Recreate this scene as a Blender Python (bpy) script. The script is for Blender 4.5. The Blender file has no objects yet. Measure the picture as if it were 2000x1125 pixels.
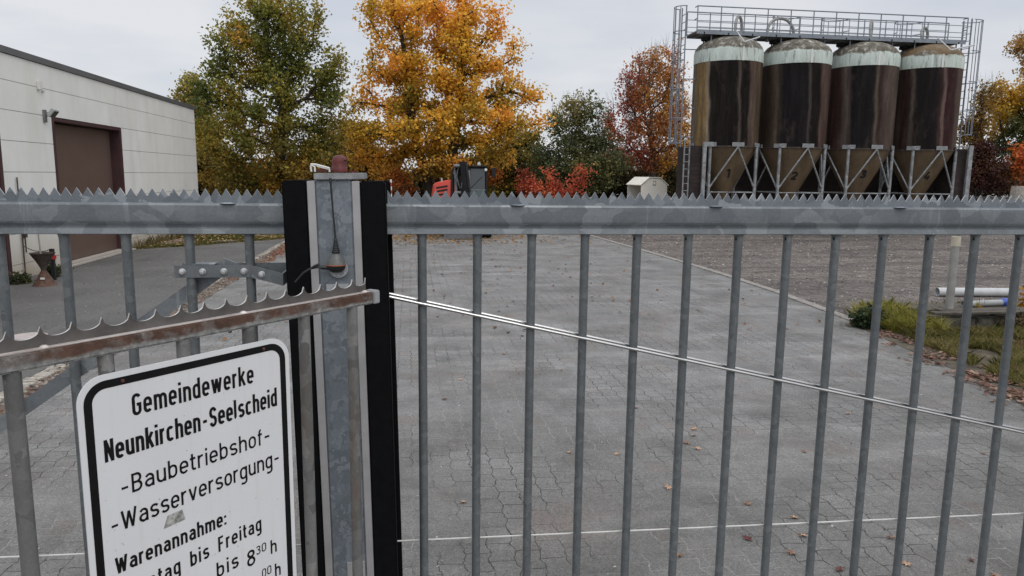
import bpy, bmesh, math, random
import numpy as np
from mathutils import Vector, Matrix, kdtree, noise as mnoise

R = math.radians
random.seed(7); rng = np.random.default_rng(7)
sc = bpy.context.scene
COL = sc.collection

# ------------------------------------------------------------------ camera
F = 1430.0; CAMZ = 2.15
yaw, pit, rol = R(8.0), R(8.75), R(0.68)
fwd = np.array([math.sin(yaw)*math.cos(pit), math.cos(yaw)*math.cos(pit), -math.sin(pit)])
r0 = np.array([math.cos(yaw), -math.sin(yaw), 0.0]); u0 = np.cross(r0, fwd)
rgt = r0*math.cos(rol)+u0*math.sin(rol); upv = np.cross(rgt, fwd)
CP = np.array([0, 0, CAMZ])
cam_d = bpy.data.cameras.new('camera'); cam = bpy.data.objects.new('camera', cam_d); COL.objects.link(cam)
cam_d.sensor_width = 36; cam_d.lens = F/2000*36; cam_d.clip_start = 0.05; cam_d.clip_end = 1500
M = Matrix(((rgt[0], upv[0], -fwd[0], 0), (rgt[1], upv[1], -fwd[1], 0), (rgt[2], upv[2], -fwd[2], CAMZ), (0, 0, 0, 1)))
cam.matrix_world = M
sc.camera = cam

def ray(x, y): return fwd+rgt*(x-1000)/F-upv*(y-562.5)/F
def aty(x, y, Y): d = ray(x, y); return CP+d*(Y/d[1])
def proj(p):
    q = np.array(p)-CP; w_ = q@fwd; return 1000+F*(q@rgt)/w_, 562.5-F*(q@upv)/w_
def atz(x, y, z=0.0): d = ray(x, y); return CP+d*((z-CAMZ)/d[2])
def atx(x, y, X): d = ray(x, y); return CP+d*(X/d[0])

# ------------------------------------------------------------------ world and sun
SUN_EL, SUN_AZ = R(48), R(165)          # azimuth clockwise from +Y
w = bpy.data.worlds.new('World'); sc.world = w; w.use_nodes = True
nt = w.node_tree; nt.nodes.clear()
N = nt.nodes.new; L = nt.links.new
out = N('ShaderNodeOutputWorld'); add = N('ShaderNodeAddShader')
b1 = N('ShaderNodeBackground'); b2 = N('ShaderNodeBackground')
sky = N('ShaderNodeTexSky'); sky.sky_type = 'NISHITA'; sky.sun_disc = False
sky.sun_elevation = SUN_EL; sky.sun_rotation = SUN_AZ
b1.inputs[1].default_value = 0.012
L(sky.outputs[0], b1.inputs[0])
tc = N('ShaderNodeTexCoord'); sep = N('ShaderNodeSeparateXYZ'); L(tc.outputs['Generated'], sep.inputs[0])
zz = N('ShaderNodeMath'); zz.operation = 'ADD'; zz.inputs[1].default_value = 0.12; L(sep.outputs[2], zz.inputs[0])
zm = N('ShaderNodeMath'); zm.operation = 'MAXIMUM'; zm.inputs[1].default_value = 0.05; L(zz.outputs[0], zm.inputs[0])
dv = N('ShaderNodeVectorMath'); dv.operation = 'DIVIDE'; L(tc.outputs['Generated'], dv.inputs[0])
cb = N('ShaderNodeCombineXYZ')
for i in range(3): L(zm.outputs[0], cb.inputs[i])
L(cb.outputs[0], dv.inputs[1])
n1 = N('ShaderNodeTexNoise'); n1.inputs['Scale'].default_value = 0.9; n1.inputs['Detail'].default_value = 5; n1.inputs['Roughness'].default_value = .5
L(dv.outputs[0], n1.inputs['Vector'])
cr = N('ShaderNodeValToRGB'); L(n1.outputs[0], cr.inputs[0])
cr.color_ramp.elements[0].position = .36; cr.color_ramp.elements[0].color = (.575, .60, .655, 1)
cr.color_ramp.elements[1].position = .66; cr.color_ramp.elements[1].color = (.725, .722, .735, 1)
zr = N('ShaderNodeMapRange'); L(sep.outputs[2], zr.inputs[0]); zr.inputs[1].default_value = .28; zr.inputs[2].default_value = .9
zr.inputs[3].default_value = .94; zr.inputs[4].default_value = 2.0
L(cr.outputs[0], b2.inputs[0]); L(zr.outputs[0], b2.inputs[1])
L(b1.outputs[0], add.inputs[0]); L(b2.outputs[0], add.inputs[1]); L(add.outputs[0], out.inputs[0])
sd = bpy.data.lights.new('sun', 'SUN'); sd.energy = 0.75; sd.angle = R(30); sd.color = (1, .97, .92)
so = bpy.data.objects.new('sun', sd); COL.objects.link(so)
sv = Vector((math.sin(SUN_AZ)*math.cos(SUN_EL), math.cos(SUN_AZ)*math.cos(SUN_EL), math.sin(SUN_EL)))
so.rotation_euler = sv.to_track_quat('Z', 'Y').to_euler()
sc.view_settings.view_transform = 'Standard'; sc.view_settings.look = 'None'
sc.view_settings.exposure = 0.07; sc.view_settings.gamma = 1
sc.cycles.max_bounces = 5; sc.cycles.diffuse_bounces = 3; sc.cycles.glossy_bounces = 2
sc.cycles.transparent_max_bounces = 6; sc.cycles.transmission_bounces = 3
sc.cycles.use_denoising = True

# ------------------------------------------------------------------ materials
class NM:
    def __init__(s, name):
        s.m = bpy.data.materials.new(name); s.m.use_nodes = True; s.t = s.m.node_tree
        s.b = s.t.nodes['Principled BSDF']; s._co = None
    def n(s, kind, **kw):
        x = s.t.nodes.new('ShaderNode'+kind)
        for k, v in kw.items():
            if k.startswith('i_'):
                key = k[2:]; key = int(key) if key.isdigit() else key.replace('_', ' ')
                if isinstance(v, bpy.types.NodeSocket): s.t.links.new(v, x.inputs[key])
                else: x.inputs[key].default_value = v
            else: setattr(x, k, v)
        return x
    def l(s, a, b): s.t.links.new(a, b)
    def co(s):
        if not s._co: s._co = s.n('TexCoord').outputs['Object']
        return s._co
    def mapped(s, scale=(1, 1, 1), rot=(0, 0, 0), loc=(0, 0, 0), vec=None):
        m = s.n('Mapping', i_0=vec or s.co()); m.inputs['Scale'].default_value = scale
        m.inputs['Rotation'].default_value = rot; m.inputs['Location'].default_value = loc
        return m.outputs[0]
    def vco(s):
        if not getattr(s, '_v', None):
            oi = s.n('ObjectInfo').outputs['Location']; s._v = s.n('VectorMath', operation='ADD', i_0=s.co(), i_1=oi).outputs[0]
        return s._v
    def noise(s, scale, detail=3, rough=.5, vec=None, dist=0):
        x = s.n('TexNoise', i_Vector=vec or s.co()); x.inputs['Scale'].default_value = scale
        x.inputs['Detail'].default_value = detail; x.inputs['Roughness'].default_value = rough
        x.inputs['Distortion'].default_value = dist
        return x.outputs[0]
    def ramp(s, fac, stops, interp='LINEAR'):
        x = s.n('ValToRGB', i_0=fac); e = x.color_ramp.elements; x.color_ramp.interpolation = interp
        while len(e) > 1: e.remove(e[-1])
        for i, (p, c) in enumerate(stops):
            if not hasattr(c, '__len__'): c = (c, c, c)
            el = e[0] if i == 0 else e.new(p)
            el.position = p; el.color = (*c[:3], 1)
        return x.outputs[0]
    def mix(s, fac, a, b, mode='MIX'):
        x = s.n('Mix', data_type='RGBA', blend_type=mode)
        for idx, v in ((0, fac), (6, a), (7, b)):
            if isinstance(v, bpy.types.NodeSocket): s.l(v, x.inputs[idx])
            elif hasattr(v, '__len__'): x.inputs[idx].default_value = (*v[:3], 1)
            else: x.inputs[idx].default_value = v if idx == 0 else (v, v, v, 1)
        return x.outputs[2]
    def math(s, op, a, b=0.0, c=None):
        x = s.n('Math', operation=op)
        for i, v in enumerate((a, b, c)):
            if v is None: continue
            if isinstance(v, bpy.types.NodeSocket): s.l(v, x.inputs[i])
            else: x.inputs[i].default_value = v
        return x.outputs[0]
    def col(s, v):
        if isinstance(v, bpy.types.NodeSocket): s.l(v, s.b.inputs['Base Color'])
        else: s.b.inputs['Base Color'].default_value = (*v[:3], 1)
    def set(s, rough=.6, metal=0.0, spec=None):
        for k, v in (('Roughness', rough), ('Metallic', metal)):
            if isinstance(v, bpy.types.NodeSocket): s.l(v, s.b.inputs[k])
            else: s.b.inputs[k].default_value = v
        if spec is not None: s.b.inputs['Specular IOR Level'].default_value = spec
    def bump(s, h, strength=.3, dist=.01):
        x = s.n('Bump', i_Height=h); x.inputs['Strength'].default_value = strength; x.inputs['Distance'].default_value = dist
        s.l(x.outputs[0], s.b.inputs['Normal'])

def simple(name, c, rough=.6, metal=0.0, vary=.25, scale=6.0, bump=0.0, spec=None):
    k = NM(name); f = k.noise(scale, 4, .6)
    k.col(k.ramp(f, [(.3, [x*(1-vary) for x in c]), (.7, [min(1, x*(1+vary)) for x in c])]))
    k.set(rough, metal, spec)
    if bump: k.bump(k.noise(scale*6, 3), bump, .004)
    return k.m

def galv(name, scale=16.0, lo=(.125, .14, .155), mid=(.19, .21, .225), hi=(.31, .335, .355), metal=.35, rough=.45, warp=.09, stretch=(1, 1, 1), dirt=0.0, hi_amt=.8):
    k = NM(name)
    co = k.mapped(stretch)
    nz = k.n('TexNoise', i_Vector=co); nz.inputs['Scale'].default_value = scale*.8; nz.inputs['Detail'].default_value = 3
    wv = k.n('VectorMath', operation='SCALE', i_0=nz.outputs['Color']); wv.inputs['Scale'].default_value = warp*16/scale
    av = k.n('VectorMath', operation='ADD', i_0=co, i_1=wv.outputs[0])
    v = k.n('TexVoronoi', i_Vector=av.outputs[0]); v.inputs['Scale'].default_value = scale
    sp = k.n('SeparateColor', i_0=v.outputs['Color']).outputs[0]
    c = k.ramp(sp, [(0, lo), (.35, mid), (hi_amt, [m*1.12 for m in mid]), (min(.99, hi_amt+.12), hi)])
    fine = k.noise(scale*7, 4, .65)
    c = k.mix(.5, c, k.ramp(fine, [(.3, .75), (.7, 1.2)]), 'MULTIPLY')
    big = k.noise(1.7, 3, .6)
    c = k.mix(.6, c, k.ramp(big, [(.3, .8), (.7, 1.12)]), 'MULTIPLY')
    if name == 'galvanised_rail':
        dr = k.noise(6, 4, .7, vec=k.mapped((7, 1, .5)))
        c = k.mix(k.ramp(dr, [(.60, 0), (.70, .45)]), c, [min(1, x*1.35) for x in hi])
        sc2 = k.noise(3, 5, .75, vec=k.mapped((2, 1, 22)))
        c = k.mix(.5, c, k.ramp(sc2, [(.35, .85), (.65, 1.15)]), 'MULTIPLY')
    if dirt:
        st = k.noise(5, 5, .7, vec=k.mapped((3, 3, .6)))
        c = k.mix(k.ramp(st, [(.5, 0), (.68, dirt)]), c, (.12, .085, .06))
    k.col(c); k.set(k.ramp(sp, [(0, rough+.1), (1, rough-.08)]), metal)
    k.bump(fine, .12, .001)
    return k.m

def emptyname(x): return x
MAT = {}
MAT['galv_rail'] = galv('galvanised_rail', 24, lo=(.155, .172, .185), mid=(.180, .197, .210), hi=(.245, .265, .278), stretch=(.8, 1, 1.0), warp=.055, hi_amt=.76, metal=.3)
MAT['galv_teeth'] = galv('galvanised_strip', 30, lo=(.135, .155, .175), mid=(.185, .21, .23), hi=(.30, .33, .35), hi_amt=.7, metal=.3)
MAT['galv_bar'] = galv('galvanised_bar', 60, lo=(.135, .148, .155), mid=(.155, .168, .175), hi=(.20, .215, .22), metal=.3, rough=.5)
MAT['galv_post'] = galv('galvanised_post', 34, lo=(.135, .155, .175), mid=(.165, .188, .21), hi=(.225, .25, .275), warp=.25, hi_amt=.62, metal=.25)
MAT['galv_old'] = galv('weathered_zinc_bar', 26, lo=(.12, .12, .115), mid=(.17, .17, .165), hi=(.25, .25, .24), metal=.15, rough=.6, dirt=.75)
MAT['zinc_light'] = galv('light_zinc', 30, lo=(.30, .31, .32), mid=(.40, .41, .42), hi=(.55, .56, .57), metal=.3)
MAT['silo_steel'] = galv('frame_steel', 9, lo=(.17, .175, .18), mid=(.24, .25, .255), hi=(.33, .34, .35), metal=.15, rough=.6)
MAT['rail_steel'] = simple('railing_steel', (.21, .235, .265), .55, .3, .15)
MAT['bolt'] = simple('bolt_zinc', (.62, .62, .62), .3, .6, .15, 60)
MAT['rubber'] = simple('black_rubber', (.0042, .0045, .005), .8, 0, .3, 40, .1, .10)
MAT['alu'] = simple('aluminium_profile', (.38, .37, .37), .5, .25, .12, 14)
MAT['rod'] = simple('bright_rod', (.60, .595, .58), .22, 1.0, .05, 20)
MAT['wire'] = simple('coated_wire', (.62, .62, .58), .5, 0, .1, 40)
MAT['black'] = simple('black_plastic', (.015, .016, .017), .45, 0, .3, 50)
MAT['hole'] = simple('dark_hole', (.006, .006, .006), .9, 0, .1)
MAT['red_lens'] = simple('dusty_red_lens', (.095, .010, .009), .55, 0, .4, 70, .1)
MAT['white_plastic'] = simple('white_plastic', (.68, .67, .64), .5, 0, .12, 40)
MAT['cap_plastic'] = simple('grey_cap', (.24, .245, .25), .6, 0, .3, 50, .1)
MAT['dome_grey'] = simple('antenna_dome', (.11, .11, .105), .5, 0, .3, 90)
MAT['rust_orange'] = simple('rust_ring', (.32, .10, .045), .8, 0, .4, 120)
MAT['rivet'] = simple('rusty_rivet', (.12, .04, .03), .6, .2, .3, 200)

def m_sign():
    k = NM('sign_white'); f = k.noise(3, 5, .6)
    c = k.ramp(f, [(.3, (.70, .705, .71)), (.7, (.76, .765, .77))])
    streak = k.noise(4, 4, .6, vec=k.mapped((18, 1, 1.2)))
    c = k.mix(k.ramp(streak, [(.55, 0), (.8, .25)]), c, (.50, .49, .43))
    spk = k.noise(160, 2, .5)
    c = k.mix(k.ramp(spk, [(.72, 0), (.78, .6)]), c, (.3, .3, .28))
    k.col(c); k.set(.42); return k.m
MAT['sign'] = m_sign()
MAT['sign_black'] = simple('sign_black', (.006, .006, .0065), .6, 0, .3, 30, 0, .2)
def m_residue():
    k = NM('sticker_residue'); f = k.noise(90, 5, .75)
    k.col(k.ramp(f, [(.35, (.12, .12, .11)), (.6, (.50, .50, .47))])); k.set(.8); return k.m
MAT['residue'] = m_residue()

def m_rusty_rail():
    k = NM('rusty_top_rail')
    sp = k.n('SeparateXYZ', i_0=k.co())
    nz = k.noise(22, 5, .65, vec=k.mapped((1, 1, 1)))
    z = k.math('ADD', sp.outputs[2], k.math('MULTIPLY', k.math('SUBTRACT', nz, .5), .022))
    band = k.n('MapRange', i_0=z); band.inputs[1].default_value = 1.8685; band.inputs[2].default_value = 1.8735
    patch = k.ramp(k.noise(9, 5, .7), [(.36, .10), (.50, 1)])
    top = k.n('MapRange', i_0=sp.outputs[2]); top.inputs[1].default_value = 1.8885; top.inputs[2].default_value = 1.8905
    zinc = k.ramp(k.noise(60, 5, .75), [(.3, (.15, .155, .15)), (.5, (.27, .27, .26)), (.68, (.50, .50, .48))])
    rust = k.ramp(k.noise(35, 4, .6), [(.3, (.075, .042, .030)), (.7, (.17, .098, .072))])
    c = k.mix(k.math('MULTIPLY', band.outputs[0], patch), zinc, rust)
    topc = k.ramp(k.noise(18, 5, .7, vec=k.mapped((1, 3, 1))), [(.3, (.38, .30, .27)), (.6, (.74, .70, .66))])  # pinkish grey top, lightened so that its highlight is painted in
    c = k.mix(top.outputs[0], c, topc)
    k.col(c); k.set(.30, .25); k.bump(k.noise(140, 4, .7), .35, .0015); return k.m
MAT['rusty_rail'] = m_rusty_rail()
MAT['strip_old'] = simple('weathered_strip', (.115, .105, .098), .5, .35, .3, 25)
MAT['strip_edge'] = simple('worn_bright_edge', (.50, .49, .47), .4, .3, .3, 60)

def m_paving():
    k = NM('block_paving')
    sp = k.n('SeparateXYZ', i_0=k.co()); X, Yc = sp.outputs[0], sp.outputs[1]
    jig = k.noise(14, 3, .6); jig2 = k.noise(5, 3, .5)
    def tri(v, per, amp):
        a = k.math('DIVIDE', v, per); a = k.math('FRACT', a); a = k.math('SUBTRACT', a, .5); a = k.math('ABSOLUTE', a)
        return k.math('MULTIPLY', k.math('SUBTRACT', a, .25), amp*4)
    xw = k.math('ADD', X, tri(Yc, .2, .011)); xw = k.math('ADD', xw, k.math('MULTIPLY', k.math('SUBTRACT', jig, .5), .05))
    yw = k.math('ADD', Yc, tri(k.math('ADD', X, .03), .145, .004)); yw = k.math('ADD', yw, k.math('MULTIPLY', k.math('SUBTRACT', jig2, .5), .03))
    cv = k.n('CombineXYZ', i_0=yw, i_1=xw).outputs[0]
    br = k.n('TexBrick', i_Vector=cv, offset=.5, offset_frequency=2)
    br.inputs['Scale'].default_value = 1; br.inputs['Brick Width'].default_value = .2; br.inputs['Row Height'].default_value = .145
    br.inputs['Mortar Size'].default_value = .0034; br.inputs['Mortar Smooth'].default_value = .2; br.inputs['Bias'].default_value = 0
    br.inputs['Color1'].default_value = (0, 0, 0, 1); br.inputs['Color2'].default_value = (1, 1, 1, 1)
    joint = br.outputs['Fac']
    tone = k.n('SeparateColor', i_0=br.outputs['Color']).outputs[0]
    base = k.ramp(k.noise(.55, 5, .6), [(.25, (.135, .133, .129)), (.5, (.178, .176, .172)), (.75, (.225, .222, .217))])
    base = k.mix(k.math('MULTIPLY', k.n('SeparateColor', i_0=base).outputs[0], .0), base, base)
    base = k.mix(1, base, k.ramp(tone, [(0, .93), (1, 1.07)]), 'MULTIPLY')
    base = k.mix(k.math('MULTIPLY', k.math('GREATER_THAN', tone, .94), .32), base, (.155, .115, .10))
    # tyre smears: pale, elongated
    sm = k.noise(1.1, 4, .6, vec=k.mapped((.35, 2.2, 1), rot=(0, 0, R(12))))
    base = k.mix(k.ramp(sm, [(.52, 0), (.70, .45)]), base, (.31, .305, .295))
    # reddish dirt
    rd = k.noise(.9, 5, .65, vec=k.mapped((1, 1, 1), loc=(7, 3, 0)))
    base = k.mix(k.ramp(rd, [(.52, 0), (.72, .45)]), base, (.15, .115, .095))
    # moss / dark damp at right side
    dk = k.noise(1.4, 4, .6, vec=k.mapped((1, 1, 1), loc=(2, 9, 0)))
    base = k.mix(k.ramp(dk, [(.46, 0), (.68, .6)]), base, (.085, .085, .078))
    gr = k.noise(210, 3, .8)
    gr2 = k.noise(70, 4, .8)
    base = k.mix(.9, base, k.ramp(gr, [(.3, .50), (.5, 1.0), (.66, 1.75)]), 'MULTIPLY')
    base = k.mix(.8, base, k.ramp(gr2, [(.32, .62), (.5, 1.0), (.68, 1.5)]), 'MULTIPLY')
    pits = k.n('TexVoronoi', i_Vector=k.co()); pits.inputs['Scale'].default_value = 38
    sc_ = k.n('SeparateColor', i_0=pits.outputs['Color']).outputs[0]
    spot = k.math('MULTIPLY', k.math('LESS_THAN', pits.outputs['Distance'], .13), k.math('GREATER_THAN', sc_, .86))
    base = k.mix(spot, base, k.ramp(k.n('SeparateColor', i_0=pits.outputs['Color']).outputs[1], [(0, .07), (.5, .09), (.55, .42), (1, .5)]))
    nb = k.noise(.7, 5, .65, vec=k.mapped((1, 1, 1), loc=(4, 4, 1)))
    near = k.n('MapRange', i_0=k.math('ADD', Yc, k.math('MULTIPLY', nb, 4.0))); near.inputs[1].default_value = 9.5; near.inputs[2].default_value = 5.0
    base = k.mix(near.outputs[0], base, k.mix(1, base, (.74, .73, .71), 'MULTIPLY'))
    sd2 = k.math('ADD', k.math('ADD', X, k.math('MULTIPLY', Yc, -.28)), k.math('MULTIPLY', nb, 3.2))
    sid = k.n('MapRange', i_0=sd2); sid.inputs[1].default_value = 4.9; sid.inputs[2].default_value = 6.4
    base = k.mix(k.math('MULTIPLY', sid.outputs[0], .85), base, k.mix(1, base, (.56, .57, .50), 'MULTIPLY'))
    # joints: dark and open in places, filled with pale sand elsewhere
    jm = k.noise(.8, 4, .6, vec=k.mapped((1, 1, 1), loc=(0, 5, 2)))
    vis = k.math('MULTIPLY', joint, k.ramp(jig, [(.34, .4), (.52, 1)]))
    jc = k.ramp(jm, [(.44, (.035, .033, .030)), (.60, (.26, .25, .235))])
    c = k.mix(vis, base, jc)
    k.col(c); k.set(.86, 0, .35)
    h = k.math('SUBTRACT', k.math('MULTIPLY', gr, .25), k.math('MULTIPLY', joint, .9))
    k.bump(h, .6, .006); return k.m
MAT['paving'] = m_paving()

def m_asphalt():
    k = NM('asphalt')
    c = k.ramp(k.noise(.5, 5, .6), [(.3, (.082, .079, .075)), (.7, (.135, .131, .125))])
    c = k.mix(.7, c, k.ramp(k.noise(90, 4, .85), [(.3, .5), (.7, 1.6)]), 'MULTIPLY')
    c = k.mix(.7, c, k.ramp(k.noise(28, 4, .8), [(.32, .6), (.5, 1), (.68, 1.5)]), 'MULTIPLY')
    sm = k.noise(1.3, 4, .6, vec=k.mapped((2.0, .3, 1)))
    c = k.mix(k.ramp(sm, [(.56, 0), (.75, .25)]), c, (.24, .23, .22))
    k.col(c); k.set(.85, 0, .35); k.bump(k.noise(120, 3, .7), .5, .004); return k.m
MAT['asphalt'] = m_asphalt()

def m_gravel():
    k = NM('gravel_soil')
    big = k.noise(.35, 6, .65, vec=k.mapped((.6, 1.6, 1)))
    c = k.ramp(big, [(.25, (.075, .066, .060)), (.42, (.118, .103, .094)), (.58, (.160, .138, .122)), (.8, (.125, .118, .112))])
    md = k.noise(3.5, 5, .7)
    c = k.mix(.9, c, k.ramp(md, [(.32, .45), (.5, .95), (.68, 1.45)]), 'MULTIPLY')
    m2 = k.noise(14, 5, .8); c = k.mix(.6, c, k.ramp(m2, [(.32, .6), (.5, 1), (.66, 1.4)]), 'MULTIPLY')
    rut = k.noise(.5, 4, .6, vec=k.mapped((.25, 2.4, 1), rot=(0, 0, R(-8)), loc=(1, 4, 0))); c = k.mix(.9, c, k.ramp(rut, [(.36, .75), (.5, 1.0), (.62, 1.18)]), 'MULTIPLY')
    v = k.n('TexVoronoi', i_Vector=k.mapped((1, 1, .1))); v.inputs['Scale'].default_value = 22
    s3 = k.n('SeparateColor', i_0=v.outputs['Color'])
    st = k.math('MULTIPLY', k.math('LESS_THAN', v.outputs['Distance'], k.math('MULTIPLY', s3.outputs[1], .42)), k.math('GREATER_THAN', s3.outputs[0], k.ramp(md, [(.35, .97), (.7, .70)])))
    c = k.mix(st, c, k.ramp(s3.outputs[2], [(0, .06), (.4, .14), (.7, .30), (1, .52)]))
    v2 = k.n('TexVoronoi', i_Vector=k.mapped((1, 1, .1))); v2.inputs['Scale'].default_value = 65
    s4 = k.n('SeparateColor', i_0=v2.outputs['Color'])
    c = k.mix(.65, c, k.ramp(s4.outputs[0], [(0, .55), (.8, 1.15), (1, 2.0)]), 'MULTIPLY')
    k.col(c); k.set(.9, 0, .3)
    k.bump(k.math('ADD', k.math('MULTIPLY', v.outputs['Distance'], -1.0), md), .7, .02); return k.m
MAT['gravel'] = m_gravel()
def m_wall(name, c0, stain=(.50, .47, .36)):
    k = NM(name)
    sp = k.n('SeparateXYZ', i_0=k.co())
    c = k.ramp(k.noise(1.1, 4, .6), [(.3, [x*.93 for x in c0]), (.7, [min(1, x*1.04) for x in c0])])
    st = k.noise(1.3, 5, .65, vec=k.mapped((1, 1.1, .16)))
    c = k.mix(k.ramp(st, [(.48, 0), (.72, .28)]), c, stain)
    fine = k.noise(2.2, 5, .7, vec=k.mapped((1, 2.2, .25), loc=(3, 1, 0)))
    c = k.mix(k.ramp(fine, [(.55, 0), (.75, .10)]), c, (.50, .52, .44))
    low = k.n('MapRange', i_0=k.math('ADD', sp.outputs[2], k.math('MULTIPLY', st, -.8))); low.inputs[1].default_value = .9; low.inputs[2].default_value = -.4
    c = k.mix(k.math('MULTIPLY', low.outputs[0], .8), c, (.42, .34, .24))
    k.col(c); k.set(.7); k.bump(k.noise(60, 3, .6), .1, .004); return k.m
MAT['wall_white'] = m_wall('white_panel_wall', (.80, .80, .755))
MAT['joint_dark'] = simple('panel_joint', (.27, .27, .25), .8)
MAT['fascia'] = simple('grey_fascia', (.13, .135, .14), .5, .2, .1, 2)
MAT['maroon'] = simple('maroon_frame', (.055, .022, .024), .55, 0, .2, 3)
def m_door():
    k = NM('brown_roller_door')
    sp = k.n('SeparateXYZ', i_0=k.co())
    c = k.ramp(k.noise(1.2, 4, .6, vec=k.mapped((1, .8, 1.2))), [(.3, (.115, .074, .058)), (.7, (.135, .088, .070))])
    k.col(c); k.set(.5)
    fr = k.math('FRACT', k.math('MULTIPLY', sp.outputs[2], 9)); k.bump(fr, .12, .01); return k.m
MAT['door'] = m_door()
MAT['sill'] = simple('pale_sill', (.42, .38, .33), .7, 0, .2, 9)
def m_brick():
    k = NM('dark_brick')
    sp = k.n('SeparateXYZ', i_0=k.co())
    cv = k.n('CombineXYZ', i_0=k.math('ADD', sp.outputs[0], sp.outputs[1]), i_1=sp.outputs[2]).outputs[0]
    b = k.n('TexBrick', i_Vector=cv); b.inputs['Scale'].default_value = 1; b.inputs['Brick Width'].default_value = .5; b.inputs['Row Height'].default_value = .16
    b.inputs['Mortar Size'].default_value = .012
    b.inputs['Color1'].default_value = (.020, .012, .011, 1); b.inputs['Color2'].default_value = (.036, .022, .020, 1); b.inputs['Mortar'].default_value = (.013, .012, .011, 1)
    c = k.mix(.8, b.outputs[0], k.ramp(k.noise(2.5, 5, .7), [(.3, .6), (.7, 1.5)]), 'MULTIPLY')
    k.col(c); k.set(.85); k.bump(b.outputs['Fac'], .5, -.02); return k.m
MAT['brick'] = m_brick()
MAT['concrete'] = simple('old_concrete', (.060, .056, .046), .9, 0, .8, 6, .8)
MAT['board'] = simple('weathered_board', (.070, .060, .047), .85, 0, .5, 12, .3)
MAT['bed_soil'] = simple('dark_bed_soil', (.075, .062, .042), .95, 0, .6, 6, .8)
MAT['pebble'] = simple('pale_gutter_stone', (.33, .30, .26), .85, 0, .5, 14, .5)
MAT['soil'] = simple('red_brown_soil', (.145, .112, .088), .95, 0, .75, 7, .8)
def m_kerb():
    k = NM('kerb_stone')
    sp = k.n('SeparateXYZ', i_0=k.co())
    fr = k.math('FRACT', sp.outputs[1]); j = k.math('LESS_THAN', fr, .02)
    c = k.ramp(k.noise(9, 4, .7), [(.3, (.17, .155, .14)), (.7, (.33, .31, .285))])
    c = k.mix(j, c, (.04, .037, .033)); k.col(c); k.set(.85); k.bump(k.noise(70, 3, .7), .4, .004); return k.m
MAT['kerb'] = m_kerb()
MAT['pvc'] = simple('grey_pvc', (.46, .47, .47), .4, 0, .12, 6)
MAT['pvc_old'] = simple('dull_grey_pipe', (.32, .33, .325), .55, 0, .2, 6)
MAT['pipe_post'] = simple('aged_grey_pipe', (.27, .265, .25), .6, 0, .2, 6)
MAT['beige'] = simple('beige_cap', (.48, .44, .34), .6, 0, .15, 12)
MAT['blue'] = simple('blue_cap', (.035, .085, .38), .45, 0, .15, 12)
MAT['rusty'] = simple('rusty_iron', (.105, .058, .042), .85, .1, .5, 16, .4)
MAT['rust_dark'] = simple('dark_rusty_iron', (.060, .045, .038), .8, .1, .5, 16, .4)
MAT['pale_disc'] = simple('pale_cover', (.42, .37, .35), .8, 0, .2, 7)
MAT['ex_red'] = simple('excavator_red', (.62, .085, .060), .4, 0, .12, 3)
MAT['ex_black'] = simple('excavator_black', (.012, .012, .013), .5, 0, .4, 6, 0, .3)
MAT['ex_grey'] = simple('excavator_grey', (.16, .16, .165), .5, .2, .3, 6)
k = NM('cab_glass'); k.col((.045, .055, .062)); k.set(.08, 0, .8); MAT['glass'] = k.m
k = NM('cab_glass_lower'); k.col((.09, .13, .14)); k.set(.12, 0, .8); MAT['glass2'] = k.m
MAT['hut'] = m_wall('cream_hut', (.80, .77, .68), (.55, .49, .33))
MAT['hut_dark'] = simple('hut_inside', (.20, .17, .13), .8)
MAT['bark'] = simple('bark', (.040, .033, .028), .9, 0, .45, 5, .6)
MAT['bark_grey'] = simple('grey_brown_bark', (.085, .070, .062), .9, 0, .4, 5, .5)
MAT['stem'] = simple('dry_stem', (.17, .12, .07), .9, 0, .3)
MAT['red_band'] = simple('red_band', (.45, .03, .03), .5)
def m_leaf():
    k = NM('leaf'); a = k.n('Attribute', attribute_name='col')
    k.col(a.outputs['Color']); k.set(.6, 0, .25)
    tr = k.n('BsdfTranslucent', i_Color=a.outputs['Color'])
    mx = k.n('MixShader'); mx.inputs[0].default_value = .38
    k.l(k.b.outputs[0], mx.inputs[1]); k.l(tr.outputs[0], mx.inputs[2])
    k.l(mx.outputs[0], k.t.nodes['Material Output'].inputs[0]); return k.m
MAT['leaf'] = m_leaf()

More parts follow.
